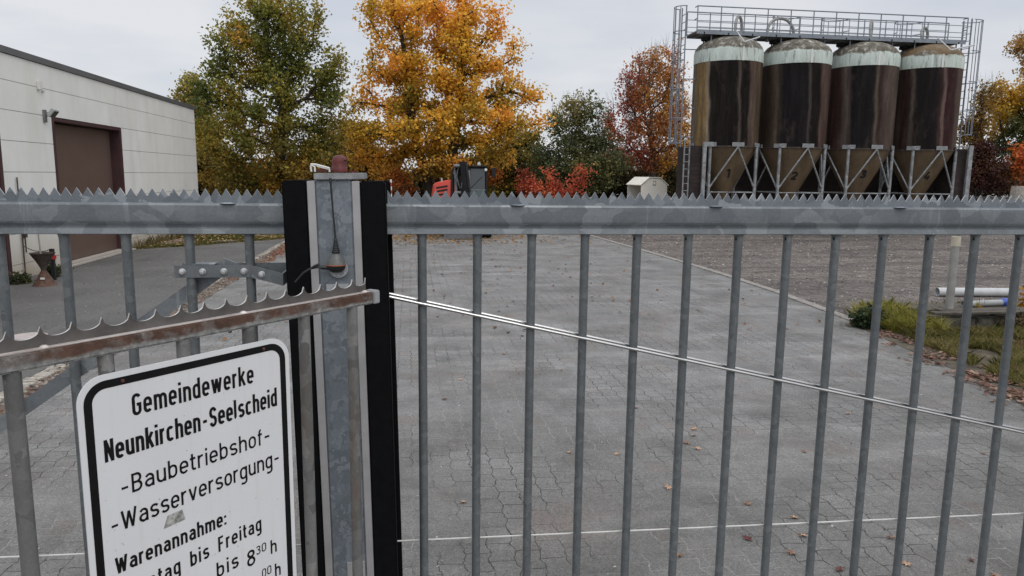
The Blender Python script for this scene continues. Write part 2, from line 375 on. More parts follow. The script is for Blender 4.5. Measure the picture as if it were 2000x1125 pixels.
# ------------------------------------------------------------------ mesh helpers
class MB:
    def __init__(s): s.v = []; s.f = []; s.mi = []; s.cur = 0
    def add(s, vs, fs):
        o = len(s.v); s.v += [tuple(map(float, p)) for p in vs]; s.f += [tuple(i+o for i in f) for f in fs]; s.mi += [s.cur]*len(fs); return s
    def box(s, x0, x1, y0, y1, z0, z1, mat=None):
        vs = [(x, y, z) for z in (z0, z1) for y in (y0, y1) for x in (x0, x1)]
        if mat is not None: vs = [tuple(mat @ Vector(p)) for p in vs]
        return s.add(vs, [(0, 2, 3, 1), (4, 5, 7, 6), (0, 1, 5, 4), (2, 6, 7, 3), (0, 4, 6, 2), (1, 3, 7, 5)])
    def prism(s, poly, axis, a, b):
        """poly of 2D points; axis 0: (y,z) swept in x; 1: (x,z) swept in y; 2: (x,y) swept in z"""
        def P(p, t): return {0: (t, p[0], p[1]), 1: (p[0], t, p[1]), 2: (p[0], p[1], t)}[axis]
        n = len(poly); vs = [P(p, a) for p in poly]+[P(p, b) for p in poly]
        fs = [tuple(range(n)), tuple(range(2*n-1, n-1, -1))]+[(i, i+n, (i+1) % n+n, (i+1) % n) for i in range(n)]
        return s.add(vs, fs)
    def path(s, pts, r, n=8, closed=False, cap=True):
        pts = [Vector(p) for p in pts]; m = len(pts)
        rs = r if hasattr(r, '__len__') else [r]*m
        vs = []; prev = None
        for i, p in enumerate(pts):
            if closed: t = pts[(i+1) % m]-pts[i-1]
            else: t = pts[min(i+1, m-1)]-pts[max(i-1, 0)]
            t.normalize()
            if prev is None:
                a = Vector((0, 0, 1)) if abs(t.z) < .9 else Vector((1, 0, 0)); u = t.cross(a).normalized()
            else: u = (prev-t*prev.dot(t)); u = u.normalized() if u.length > 1e-6 else t.orthogonal().normalized()
            prev = u; q = t.cross(u)
            vs += [p+(u*math.cos(2*math.pi*j/n)+q*math.sin(2*math.pi*j/n))*rs[i] for j in range(n)]
        fs = []
        for i in range(m if closed else m-1):
            for j in range(n):
                a = i*n+j; b = i*n+(j+1) % n; c = ((i+1) % m)*n+(j+1) % n; d = ((i+1) % m)*n+j
                fs.append((a, b, c, d))
        if cap and not closed: fs += [tuple(range(n-1, -1, -1)), tuple(range((m-1)*n, m*n))]
        return s.add(vs, fs)
    def tube(s, a, b, r, n=8): return s.path([a, b], r, n)
    def lathe(s, prof, n=24, c=(0, 0, 0), cap=True):
        vs = [(c[0]+r*math.cos(2*math.pi*j/n), c[1]+r*math.sin(2*math.pi*j/n), c[2]+z) for r, z in prof for j in range(n)]
        m = len(prof); fs = [(i*n+j, i*n+(j+1) % n, (i+1)*n+(j+1) % n, (i+1)*n+j) for i in range(m-1) for j in range(n)]
        if cap: fs += [tuple(range(n-1, -1, -1)), tuple(range((m-1)*n, m*n))]
        return s.add(vs, fs)
    def beam(s, a, b, wx, wz, up=(0, 0, 1)):
        a = Vector(a); b = Vector(b); t = (b-a).normalized(); up = Vector(up)
        sdv = t.cross(up); sdv = sdv.normalized() if sdv.length > 1e-4 else t.orthogonal().normalized(); u2 = sdv.cross(t)
        vs = [p+sdv*i*wx/2+u2*j*wz/2 for p in (a, b) for i, j in ((-1, -1), (1, -1), (1, 1), (-1, 1))]
        return s.add(vs, [(3, 2, 1, 0), (4, 5, 6, 7), (0, 1, 5, 4), (1, 2, 6, 5), (2, 3, 7, 6), (3, 0, 4, 7)])
    def build(s, name, mats, parent=None, smooth=False, bevel=0, fixn=False, sharp=38):
        me = bpy.data.meshes.new(name); me.from_pydata(s.v, [], s.f)
        if not isinstance(mats, (list, tuple)): mats = [mats]
        for m in mats: me.materials.append(MAT[m] if isinstance(m, str) else m)
        if len(mats) > 1: me.polygons.foreach_set('material_index', s.mi)
        if fixn or bevel:
            bm = bmesh.new(); bm.from_mesh(me); bmesh.ops.recalc_face_normals(bm, faces=bm.faces)
            if bevel: bmesh.ops.bevel(bm, geom=bm.edges[:], offset=bevel, segments=2, affect='EDGES', clamp_overlap=True)
            bm.to_mesh(me); bm.free()
        if smooth:
            me.polygons.foreach_set('use_smooth', [True]*len(me.polygons)); me.set_sharp_from_angle(angle=R(sharp))
        me.update(); o = bpy.data.objects.new(name, me); COL.objects.link(o)
        if parent: o.parent = parent
        return o
def tag(o, label=None, cat=None, group=None, kind=None):
    if label: o['label'] = label
    if cat: o['category'] = cat
    if group: o['group'] = group
    if kind: o['kind'] = kind
    return o
def empty(name, loc, label, cat, rz=0.0, group=None):
    o = bpy.data.objects.new(name, None); COL.objects.link(o); o.location = loc; o.rotation_euler.z = rz
    o.empty_display_size = .1
    return tag(o, label, cat, group)
def copy_tree(o, parent=None):
    c = o.copy(); COL.objects.link(c)
    if parent: c.parent = parent
    for ch in list(o.children): copy_tree(ch, c)
    return c
def sheet(name, poly, z, mat, kind='structure'):
    m = MB(); m.add([(x, y, z) for x, y in poly], [tuple(range(len(poly)))])
    return tag(m.build(name, mat, fixn=False), kind=kind)

# ------------------------------------------------------------------ ground
sheet('ground', [(-400, -60), (400, -60), (400, 700), (-400, 700)], 0, 'gravel')
KX = [(-3, 6.45), (4, 6.50), (10.17, 6.66), (13, 6.86), (15.6, 6.88), (19, 6.80), (25.1, 6.51), (27.5, 6.35)]
pav = [(-3.45, -6), (6.4, -6)]+[(x, y) for y, x in KX]+[(-3.45, 27.5)]
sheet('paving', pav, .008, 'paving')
sheet('asphalt', [(-7.6, -6), (-3.95, -6), (-3.95, 24.5), (-5.2, 23.2), (-6.4, 21.9), (-7.6, 21.2)], .006, 'asphalt')
# gutter: pale stone row and reddish soil strip
m = MB()
for i in range(150):
    if random.random() < .08: continue
    y = -4+i*.19; dx = random.uniform(-.025, .025)
    m.box(-3.93+dx, -3.76+dx, y+.01, y+.18, -.02, .018+random.uniform(0, .012))
tag(m.build('gutter', 'pebble', bevel=.006), kind='structure')
sheet('soil_strip', [(-3.76, -6), (-3.45, -6), (-3.45, 26), (-3.76, 26)], .010, 'soil')
# flush kerb between paving and gravel
m = MB(); pts = [(x, y) for y, x in KX if y > 9]
pl = []
for (xa, ya), (xb, yb) in zip(pts, pts[1:]):
    for t in np.linspace(0, 1, 6, endpoint=False): pl.append((xa+(xb-xa)*t, ya+(yb-ya)*t))
pl.append(pts[-1])
vs = []
for x, y in pl: vs += [(x-.02, y, .03), (x+.12, y, .034), (x+.13, y, -.05), (x-.03, y, -.05)]
fs = []
for i in range(len(pl)-1):
    for j in range(4): fs.append((i*4+j, (i+1)*4+j, (i+1)*4+(j+1) % 4, i*4+(j+1) % 4))
fs += [(0, 1, 2, 3), tuple(len(vs)-4+i for i in (3, 2, 1, 0))]
m.add(vs, fs); tag(m.build('kerb', 'kerb', fixn=True), kind='structure')

# ------------------------------------------------------------------ far gate leaves
GY = 1.92; RT = 2.073
def rail_profile():  # (y,z) closed
    f = GY; b = GY+.04
    return [(b, RT), (f+.005, RT), (f+.0012, RT-.0022), (f-.0003, RT-.006), (f-.0003, RT-.040), (f+.0006, RT-.046), (f+.0030, RT-.0515), (f+.0062, RT-.0555), (f+.0085, RT-.0605), (f+.0085, RT-.062), (f+.000, RT-.0635), (f-.0022, RT-.0765), (f+.001, RT-.078), (b, RT-.078)]
def gate_leaf(root, x0, x1, bars, teeth0):
    cy = GY+.02
    m = MB(); m.prism(rail_profile(), 0, x0, x1); m.build('top_rail', 'galv_rail', root, smooth=True, fixn=True, sharp=9)
    # tooth strip with rounded valleys
    p = .02495; pts = []; x = teeth0
    base = RT-.0015; val = 2.0895; pk = 2.1085
    while x > x0+p: x -= p
    top = []
    while x < x1-p/2:
        k = random.uniform(-.0004, .0004)
        for dx, z in ((0, pk+k), (.35*p, val+.0045), (.43*p, val+.0012), (.5*p, val), (.57*p, val+.0012), (.65*p, val+.0045)):
            if x0+.001 < x+dx < x1-.001: top.append((x+dx, z))
        x += p
    m = MB(); ya, yb = GY+.010, GY+.0135
    for (xa, za), (xb, zb) in zip(top, top[1:]):
        m.cur = 0
        m.add([(xa, ya, base), (xb, ya, base), (xb, ya, zb), (xa, ya, za)], [(0, 1, 2, 3)])
        m.add([(xa, yb, base), (xb, yb, base), (xb, yb, zb), (xa, yb, za)], [(3, 2, 1, 0)])
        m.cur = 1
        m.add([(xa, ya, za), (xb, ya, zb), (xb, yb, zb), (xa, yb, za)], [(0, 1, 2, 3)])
        e = .0007    # edge highlight painted in as a thin lip of lighter zinc
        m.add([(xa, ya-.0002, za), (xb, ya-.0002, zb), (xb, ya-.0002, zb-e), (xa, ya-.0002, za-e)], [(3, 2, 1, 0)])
    m.cur = 0
    m.add([(top[0][0], ya, base), (top[0][0], yb, base), (top[0][0], yb, top[0][1]), (top[0][0], ya, top[0][1])], [(3, 2, 1, 0)])
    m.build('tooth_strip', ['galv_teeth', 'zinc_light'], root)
    # little weld beads holding the strip
    x = x0+.35
    while x < x1:
        m = MB(); m.lathe([(.0001, .0028), (.010, .002), (.020, .0004), (.022, -.001)], 12, (x, ya-.001, RT)); x += .55
        m.build('weld_bead', 'galv_teeth', root, smooth=True)
    for bx in bars:
        m = MB(); rr = .0119
        m.path([(bx, cy-.004, .12), (bx, cy-.004, RT-.0885), (bx, cy-.004, RT-.082), (bx, cy-.004, RT-.077)], [rr, rr, rr+.0012, rr+.0045], 16)
        if bx > .55:
            m.cur = 1; m.lathe([(.0001, .0045), (.0022, .003), (.0028, 0), (.0022, -.003), (.0001, -.0045)], 8, (bx-.0105, cy-.0115, RT-.0905))
        m.build('bar', ['galv_bar', 'hole'], root, smooth=True)
    m = MB(); m.box(x0, x1, cy-.022, cy+.022, .05, .125); m.build('bottom_rail', 'galv_rail', root, bevel=.003)
    return root
GR = 'leaves of the double gate with serrated tops'
gl = empty('gate_leaf', (-1.0, GY, 0), 'galvanised bar gate leaf left of the post, with a bolted latch arm and diagonal brace', 'gate', group=GR)
gr = empty('gate_leaf', (1.3, GY, 0), 'long galvanised bar gate leaf right of the post, crossed by sloping bright rods', 'gate', group=GR)
for g in (gl, gr): g.location = (0, 0, 0)
lb = [-.405-.1475*i for i in range(6)]; lb = [-.405, -.5505, -.7, -.8435, -.991, -1.14, -1.29]
gate_leaf(gl, -1.9, -.292, lb, -.3052)
gate_leaf(gr, -.068, 2.75, [.0315+.1463*i for i in range(18)], -.0560)
# tension rods and wire
m = MB(); m.tube((-.06, GY-.0015, 1.8325), (2.7, GY-.0015, 1.192), .0042, 16); m.build('tension_rod', 'rod', gr, smooth=True)
m = MB(); m.tube((-.06, GY+.033, 1.8350), (2.7, GY+.033, 1.1945), .0042, 16); m.build('tension_rod', 'rod', gr, smooth=True)
m = MB(); m.tube((-.06, GY+.035, 1.128), (2.7, GY+.035, 1.092), .0024, 8); m.build('wire', 'wire', gr, smooth=True)
m = MB(); m.tube((-1.9, GY+.035, 1.158), (-.30, GY+.035, 1.132), .0024, 8); m.build('wire', 'wire', gl, smooth=True)
# diagonal brace behind the left bars
m = MB(); a = Vector((-1.9, 1.955, .893)); b = Vector((-.462, 1.955, 1.9165)); t = (b-a).normalized(); n_ = Vector((-t.z, 0, t.x))
poly = [(a-n_*.0175), (b-n_*.0175+t*.022), (b+n_*.0175), (a+n_*.0175)]
m.prism([(p.x, p.z) for p in poly], 1, 1.951, 1.957); m.build('diagonal_brace', 'galv_rail', gl, fixn=True)
# latch arm: two plates bolted round the bars, and an angled end
lt = MB(); lt.box(-.587, -.397, 1.9215, 1.9255, 1.885, 1.9165); lp = lt.build('latch_plate', 'galv_bar', gl, bevel=.0006)
lt = MB(); lt.box(-.575, -.300, 1.9515, 1.9555, 1.8845, 1.9190); lt.build('latch_plate', 'galv_bar', gl, bevel=.0006)
lt = MB()
A = (-.400, 1.9165); B = (-.318, 1.894)
for (ax, ay, bx, by, z0a, z1a, z0b, z1b) in ((A[0], A[1], B[0], B[1], 1.885, 1.9165, 1.867, 1.898),):
    lt.add([(ax, ay, z0a), (bx, by, z0b), (bx, by, z1b), (ax, ay, z1a), (ax, ay+.004, z0a), (bx, by+.004, z0b), (bx, by+.004, z1b), (ax, ay+.004, z1a)],
           [(0, 1, 2, 3), (7, 6, 5, 4), (0, 4, 5, 1), (3, 2, 6, 7), (1, 5, 6, 2), (0, 3, 7, 4)])
    lt.add([(bx, by, z0b), (bx+.012, by+.028, z0b+.010), (bx+.012, by+.028, z1b+.010), (bx, by, z1b), (bx-.004, by+.003, z0b), (bx+.008, by+.031, z0b+.010), (bx+.008, by+.031, z1b+.010), (bx-.004, by+.003, z1b)],
           [(0, 1, 2, 3), (7, 6, 5, 4), (0, 4, 5, 1), (3, 2, 6, 7), (1, 5, 6, 2), (0, 3, 7, 4)])
    lt.add([(ax, ay+.002, z0a+.002), (bx, by+.002, z0b+.002), (bx+.008, by+.03, z0b+.012), (ax+.02, ay+.03, z0a+.006)], [(0, 1, 2, 3)])
lt.build('latch_hook', 'galv_bar', gl, fixn=True)
lt = MB()
lt.beam((-.565, 1.940, 1.9185), (-.49, 1.940, 1.9185), .028, .003); lt.build('spacer_plate', 'galv_teeth', gl)
for bx, by, bz in ((-.567, 1.9215, 1.9005), (-.5185, 1.9215, 1.9005), (-.467, 1.9215, 1.9005), (-.418, 1.9215, 1.9005), (-.3725, 1.909, 1.894)):
    lt = MB(); n = 16
    prof = [(.0085, 0), (.0085, .0022), (.0074, .0026), (.0070, .0062), (.0052, .0082), (.0001, .0088)]
    vs = [(bx+r*math.cos(2*math.pi*j/n), by-z, bz+r*math.sin(2*math.pi*j/n)) for r, z in prof for j in range(n)]
    lt.add(vs, [(i*n+j, i*n+(j+1) % n, (i+1)*n+(j+1) % n, (i+1)*n+j) for i in range(5) for j in range(n)])
    lt.build('bolt', 'bolt', gl, smooth=True, fixn=True)

# ------------------------------------------------------------------ gate post (leans about one degree)
post = empty('gate_post', (0, 1.84, 0), 'leaning galvanised post between the gate leaves with black rubber safety edges', 'gate post')
post.rotation_euler.y = -R(1.0)
PX = .0373      # local x = x at z=2.13 plus this
def pb(name, mat, x0, x1, y0, y1, z0, z1, bevel=.001, par=post):
    m = MB(); m.box(x0+PX, x1+PX, y0, y1, z0, z1); return m.build(name, mat, par, bevel=bevel)
pb('column', 'galv_post', -.2265, -.1402, .002, .17, .0, 2.137, .003)
pb('side_profile', 'alu', -.2460, -.2273, .000, .10, .02, 2.1345)
pb('side_profile', 'alu', -.1394, -.1210, .000, .10, .02, 2.1335)
pb('rubber_edge', 'rubber', -.3055, -.2465, -.001, .070, .05, 2.1365, .004)
pb('rubber_edge', 'rubber', -.1205, -.0590, -.001, .070, .05, 2.1330, .004)
pb('rubber_edge', 'rubber', -.3055, -.2470, .125, .195, .05, 2.1365, .004)
pb('rubber_edge', 'rubber', -.1195, -.0500, .125, .195, .05, 2.1330, .004)
# cap with chamfered right corner
m = MB(); m.prism([(-.2285+PX, -.006), (-.1405+PX, -.006), (-.1110+PX, .022), (-.1110+PX, .175), (-.2285+PX, .175)], 2, 2.1375, 2.1535)
capo = m.build('cap', 'cap_plastic', post, bevel=.0015)
# lower cover plate and small bracket
pl_ = pb('cover_plate', 'alu', -.1775-.012, -.1402-.003, -.003, .0015, .95, 1.139, .0006)
for x, z in ((-.1665, 1.118), (-.1775, 1.083)):
    m = MB(); n = 12
    vs = [(x+PX+r*math.cos(2*math.pi*j/n), -.003-q, z+r*math.sin(2*math.pi*j/n)) for r, q in ((.0042, 0), (.0038, .0015), (.0001, .003)) for j in range(n)]
    m.add(vs, [(i*n+j, i*n+(j+1) % n, (i+1)*n+(j+1) % n, (i+1)*n+j) for i in range(2) for j in range(n)]); m.build('rivet', 'rivet', pl_, smooth=True, fixn=True)
br_ = pb('angle_bracket', 'zinc_light', -.2105, -.155, -.0035, .0015, 1.838, 1.8815, .0006)
m = MB(); m.path([(-.192+PX, -.0036, 1.862), (-.192+PX, -.0072, 1.862)], .0045, 12); m.build('screw', 'bolt', br_, smooth=True)
m = MB(); m.path([(-.163+PX, -.0036, 1.863), (-.163+PX, -.0075, 1.863)], .0045, 12); m.build('screw', 'rivet', br_, smooth=True)

# red lamp and its fittings on the cap
lamp = empty('warning_lamp', (-.170, 1.868, 2.152), 'small dusty red warning lamp on the grey post cap', 'lamp')
m = MB(); m.lathe([(.0195, .001), (.0195, .010), (.0180, .012), (.0180, .026), (.0165, .034), (.012, .0395), (.005, .0415), (.0002, .042)], 24); m.build('lens', 'red_lens', lamp, smooth=True)
m = MB(); m.lathe([(.009, .030), (.0085, .034), (.006, .0365), (.0002, .037)], 16, (.0125, -.004, 0)); m.build('lens_bulge', 'red_lens', lamp, smooth=True)
m = MB(); m.box(-.052, -.030, -.016, .008, .001, .0075); m.build('foot', 'red_lens', lamp, bevel=.001)
m = MB(); m.box(.024, .044, -.012, .010, .0008, .0045); m.build('foot', 'red_lens', lamp, bevel=.001)
m = MB()
m.path([(-.066, -.012, .001), (-.067, -.012, .012), (-.066, -.012, .019), (-.056, -.012, .0185), (-.036, -.013, .0135), (-.023, -.014, .010), (-.0225, -.014, .001)], .0024, 8)
m.path([(-.066, -.012, .017), (-.058, -.012, .013), (-.057, -.012, .001)], .0024, 8)
m.add([(-.058, -.0135, .0190), (-.024, -.0150, .0105), (-.024, -.0150, .0060), (-.052, -.0135, .0130), (-.058, -.0100, .0190), (-.024, -.0115, .0105), (-.024, -.0115, .0060), (-.052, -.0100, .0130)], [(0, 1, 2, 3), (7, 6, 5, 4), (0, 4, 5, 1), (1, 5, 6, 2), (2, 6, 7, 3), (3, 7, 4, 0)])
m.add([(-.067, -.0125, .0195), (-.052, -.0125, .0185), (-.052, .010, .0185), (-.067, .010, .0195), (-.066, -.0125, .0165), (-.052, -.0125, .0155), (-.052, .010, .0155), (-.066, .010, .0165)], [(0, 1, 2, 3), (7, 6, 5, 4), (0, 4, 5, 1), (2, 6, 7, 3), (0, 3, 7, 4), (1, 5, 6, 2)])
m.build('bracket', 'white_plastic', lamp, fixn=True)

# antenna on the post face
ant = empty('antenna', (-.1795, 1.838, 1.9275), 'black whip antenna standing on a grey dome fixed to the post face', 'antenna')
m = MB(); m.path([(-.0085, -.014, .204), (-.0080, -.014, .198), (-.0045, -.013, .13), (0, -.012, .060)], [.0030, .0022, .0021, .0023], 8); m.path([(-.0087, -.014, .211), (-.0085, -.014, .199)], [.0030, .0038], 8)
m.build('whip', 'black', ant, smooth=True)
m = MB(); pr = [(.0032, .066)]
for i in range(7):
    z = .060-i*.0045; r_ = .0040+i*.00085; pr += [(r_+.0008, z), (r_-.0003, z-.0022)]
m.lathe(pr+[(.0098, .026)], 20, (0, -.012, 0)); m.build('spring_sleeve', 'black', ant, smooth=True)
m = MB(); m.lathe([(.0098, .028), (.0135, .024), (.018, .015), (.0228, .004), (.0232, .001)], 28, (0, -.012, 0)); m.build('dome', 'dome_grey', ant, smooth=True)
m = MB(); m.lathe([(.0234, .0015), (.0242, .0002), (.0234, -.0012)], 28, (0, -.012, 0)); m.build('gasket', 'rust_orange', ant, smooth=True)
m = MB(); m.lathe([(.0222, -.001), (.0215, -.008), (.016, -.015), (.010, -.018)], 28, (0, -.012, 0)); m.build('body', 'black', ant, smooth=True)
m = MB(); m.path([(.004, .0015, -.010), (.004, -.0015, -.010)], .0235, 32); m.build('mounting_disc', 'zinc_light', ant, smooth=True)
m = MB(); m.path([(.004, -.0015, -.026), (.004, -.0045, -.026)], .003, 10); m.build('screw', 'bolt', ant, smooth=True)
m = MB(); m.path([(-.016, -.014, -.006), (-.036, -.016, -.0055)], .0052, 10); m.build('plug', 'black', ant, smooth=True)
m = MB(); m.path([(-.036, -.016, -.0055), (-.048, -.018, -.005), (-.062, -.020, -.008), (-.078, -.021, -.018), (-.098, -.019, -.041)], .0026, 8)
m.path([(-.058, -.020, -.006), (-.050, -.021, -.001), (-.040, -.021, .0025)], [.0026, .003, .0032], 8); m.build('cable', 'black', ant, smooth=True)

# ------------------------------------------------------------------ near gate (pedestrian)
P0 = Vector((-.0704, 1.6522, 0)); HA = R(48.4)
ng = empty('pedestrian_gate', P0, 'near weathered gate under the sign, rusty rail topped by a scalloped spike strip', 'gate', HA)
m = MB(); m.box(-1.6, -.016, 0, .028, 1.8625, 1.8905); m.build('top_rail', 'rusty_rail', ng, bevel=.0035, smooth=True, sharp=60)
m = MB(); m.box(-.0155, .0035, -.0008, .0288, 1.8618, 1.8912); m.build('end_cap', 'zinc_light', ng, bevel=.002)
m = MB(); p = .04493; x = -.2426; xs0 = x
top = []; x = x-p*28
while x < -.03:
    for i in range(13):
        t = i/12
        if i == 0: z = 1.9208
        else: z = 1.9208-(math.sqrt(max(0, 1-(2*t-1)**2))**.85)*.0165
        top.append((x+t*p, z))
    x += p
top = [q for q in top if q[0] < -.024]+[(-.0235, 1.9205)]
ya, yb = .017, .020
for (xa, za), (xb, zb) in zip(top, top[1:]):
    if xb-xa < 1e-6: continue
    m.cur = 0
    m.add([(xa, ya, 1.890), (xb, ya, 1.890), (xb, ya, zb), (xa, ya, za)], [(0, 1, 2, 3)])
    m.add([(xa, yb, 1.890), (xb, yb, 1.890), (xb, yb, zb), (xa, yb, za)], [(3, 2, 1, 0)])
    m.cur = 1
    m.add([(xa, ya-.0003, za), (xb, ya-.0003, zb), (xb, yb+.0003, zb), (xa, yb+.0003, za)], [(0, 1, 2, 3)])
m.build('scalloped_strip', ['strip_old', 'strip_edge'], ng)
for x in (-.69, -.345, -.03):
    m = MB(); m.lathe([(.0001, .0030), (.003, .0026), (.006, .001), (.0075, -.001)], 10, (x, .0145, 1.8905)); m.build('weld_bead', 'rusty_rail', ng, smooth=True)
for i in range(9):
    bx = -.0695-.1332*i
    m = MB(); m.path([(bx, .014, .1), (bx, .014, 1.864)], .0119, 16); m.build('bar', 'galv_old', ng, smooth=True)
m = MB(); m.box(-1.6, 0, .002, .026, .05, .09); m.build('bottom_rail', 'galv_old', ng, bevel=.002)

# ------------------------------------------------------------------ sign with stroke lettering
def arc(cx, cy, rx, ry, a0, a1, n=8): return [(cx+rx*math.cos(R(a0+(a1-a0)*i/n)), cy+ry*math.sin(R(a0+(a1-a0)*i/n))) for i in range(n+1)]
def glyph(ch, W, h):
    """centre lines for cap height 10; h = half stroke"""
    b = h; xt = 7.3-h; ct = 10-h; r = W/2; q = r*1.05; md = (b+xt)/2
    bowl = arc(r, xt-q, r, q, 0, 180)+arc(r, b+q, r, q, 180, 360)
    bowl = bowl+[bowl[0]]
    C = W*1.08; rc = C/2
    if ch == 'n': return W, [[(0, 0), (0, 7.3)], [(0, xt-q)]+arc(r, xt-q, r, q, 180, 0)+[(W, 0)]]
    if ch == 'h': return W, [[(0, 0), (0, 10)], [(0, xt-q)]+arc(r, xt-q, r, q, 180, 0)+[(W, 0)]]
    if ch == 'm':
        w2 = W*.92; r2 = w2/2
        return 2*w2, [[(0, 0), (0, 7.3)], arc(r2, xt-q, r2, q, 180, 0)+[(w2, 0)], arc(3*r2, xt-q, r2, q, 180, 0)+[(2*w2, 0)]]
    if ch == 'u': return W, [[(0, 7.3)]+arc(r, b+q, r, q, 180, 360)+[(W, b+q)], [(W, 0), (W, 7.3)]]
    if ch == 'r': return W*.72, [[(0, 0), (0, 7.3)], arc(r*1.05, xt-q, r*1.05, q, 180, 75, 6)]
    if ch == 'i': return 0.001, [[(0, 0), (0, 7.3)], [(0, 8.6), (0, 10)]]
    if ch == 'l': return W*.1, [[(0, 10), (0, b+.7)]+arc(.7, b+.7, .7, .7, 180, 255, 4)]
    if ch == 'e': return W, [[(0.05, md)]+[(W, md), (W, xt-q)]+arc(r, xt-q, r, q, 0, 180)+arc(r, b+q, r, q, 180, 325, 8)]
    if ch == 'c': return W*.95, [arc(r, xt-q, r, q, 35, 180, 7)+arc(r, b+q, r, q, 180, 325, 7)]
    if ch == 'o': return W, [bowl]
    if ch == 'd': return W, [bowl, [(W, 0), (W, 10)]]
    if ch == 'b': return W, [bowl, [(0, 0), (0, 10)]]
    if ch == 'g': return W, [bowl, [(W, 7.3), (W, -1.2)]+arc(r, -1.2, r, 1.4, 0, -145, 7)]
    if ch == 'a':
        ay = 3.9
        return W, [arc(r, xt-q, r, q, 150, 0, 7)+[(W, 0)], [(W, ay+b*.2), (r, ay+b*.2)]+arc(r, (ay+b)/2+.1, r, (ay-b)/2+.05, 90, 270, 8)+arc(r, b+q, r, q, 270, 330, 4)]
    if ch == 's':
        rr = r*.98; hy = (xt-b)/4
        return W*.95, [arc(r, xt-hy, rr, hy, 25, 270, 10)[:-1]+arc(r, b+hy, rr, hy, 90, -155, 10)]
    if ch == 'S':
        rr = C/2; hy = (ct-b)/4
        return C, [arc(rr, ct-hy, rr, hy, 15, 270, 12)[:-1]+arc(rr, b+hy, rr, hy, 90, -165, 12)]
    if ch == 'k': return W, [[(0, 0), (0, 10)], [(W, 7.3), (0.1, 2.7)], [(W*.42, 4.3), (W*1.05, 0)]]
    if ch == 'w': return W*1.75, [[(0, 7.3), (W*.42, 0.2), (W*.875, 7.1), (W*1.33, 0.2), (W*1.75, 7.3)]]
    if ch == 'v': return W*1.05, [[(0, 7.3), (W*.525, .2), (W*1.05, 7.3)]]
    if ch == 't': return W*.62, [[(W*.12, 9.4), (W*.12, b+1.2)]+arc(W*.12+1.2, b+1.2, 1.2, 1.2, 180, 270, 4)+[(W*.62, b)], [(-W*.22, xt), (W*.6, xt)]]
    if ch == 'f': return W*.6, [[(W*.15, 0), (W*.15, ct-1.3)]+arc(W*.15+1.3, ct-1.3, 1.3, 1.3, 180, 95, 5), [(-W*.15, xt), (W*.6, xt)]]
    if ch == 'G': return C, [arc(rc, ct-rc, rc, rc, 20, 180, 8)+arc(rc, b+rc, rc, rc, 180, 360, 8)+[(C, 4.9), (rc, 4.9)]]
    if ch == 'N': return C, [[(0, 0), (0, 10)], [(0, 9.7), (C, .3)], [(C, 0), (C, 10)]]
    if ch == 'B':
        return C, [[(0, b), (C-1.6, b)]+arc(C-2.1, (b+5.2)/2, 2.1, (5.2-b)/2, -80, 80, 8)+[(0, 5.2)], [(C-2.0, 5.2)]+arc(C-2.3, (ct+5.2)/2, 2.0, (ct-5.2)/2, -80, 80, 8)+[(0, ct)], [(0, 0), (0, 10)]]
    if ch == 'W': return C*1.75, [[(0, 10), (C*.45, .2), (C*.875, 9), (C*1.3, .2), (C*1.75, 10)]]
    if ch == 'F': return C*.85, [[(0, 0), (0, 10)], [(0, ct), (C*.9, ct)], [(0, 5.2), (C*.8, 5.2)]]
    if ch == 'M': return C*1.25, [[(0, 0), (0, 10)], [(0, 9.6), (C*.625, 3.4), (C*1.25, 9.6)], [(C*1.25, 0), (C*1.25, 10)]]
    if ch == '0': return W, [arc(r, ct-r, r, r, 0, 180)+arc(r, b+r, r, r, 180, 360)+[(W, ct-r)]]
    if ch == '8':
        e = arc(r, 2.9, r, 2.9-b, 90, 450, 16); f = arc(r, 7.6, r*.88, ct-7.6, -90, 270, 16); return W, [e, f]
    if ch == '3': return W, [arc(r, 7.5, r*.92, ct-7.5, 160, -90, 10)+[(r*.8, 5.1)], [(r*.8, 5.3)]+arc(r, 2.95, r, 2.95-b, 90, -160, 10)]
    if ch == '1': return W*.4, [[(W*.4, 0), (W*.4, 9.8), (-W*.05, 7.9)]]
    if ch == '2': return W, [arc(r, ct-r, r, r, 165, -20, 9)+[(0, b), (W, b)]]
    if ch == '4': return W, [[(W*.62, 10), (-.1, 3), (W*1.1, 3)], [(W*.78, 5.6), (W*.78, 0)]]
    if ch == '-': return W*.85, [[(0, 4.0), (W*.85, 4.0)]]
    if ch == ':': return .001, [[(0, .2), (0, 1.7)], [(0, 4.9), (0, 6.4)]]
    return W*.5, []
def ribbon(m, pts, hw, fn, k):
    P = [Vector((a, b)) for a, b in pts]
    P = [P[0]]+[P[i] for i in range(1, len(P)) if (P[i]-P[i-1]).length > 1e-5]
    closed = (P[0]-P[-1]).length < 1e-4
    if closed: P = P[:-1]
    n = len(P); A = []; Bv = []
    for i in range(n):
        if closed: d1 = (P[i]-P[i-1]).normalized(); d2 = (P[(i+1) % n]-P[i]).normalized()
        else: d1 = (P[i]-P[max(i-1, 0)]); d2 = (P[min(i+1, n-1)]-P[i]); d1 = d1.normalized() if d1.length > 0 else d2.normalized(); d2 = d2.normalized() if d2.length > 0 else d1
        nn = Vector((-(d1.y+d2.y), d1.x+d2.x))
        nn = nn.normalized() if nn.length > .05 else Vector((-d1.y, d1.x))
        c = max(.42, nn.dot(Vector((-d1.y, d1.x)))); A.append(P[i]+nn*hw/c); Bv.append(P[i]-nn*hw/c)
    vs = [fn(v.x, v.y, k) for v in A]+[fn(v.x, v.y, k) for v in Bv]
    m.add(vs, [(i, i+n, (i+1) % n+n, (i+1) % n) for i in range(n if closed else n-1)])
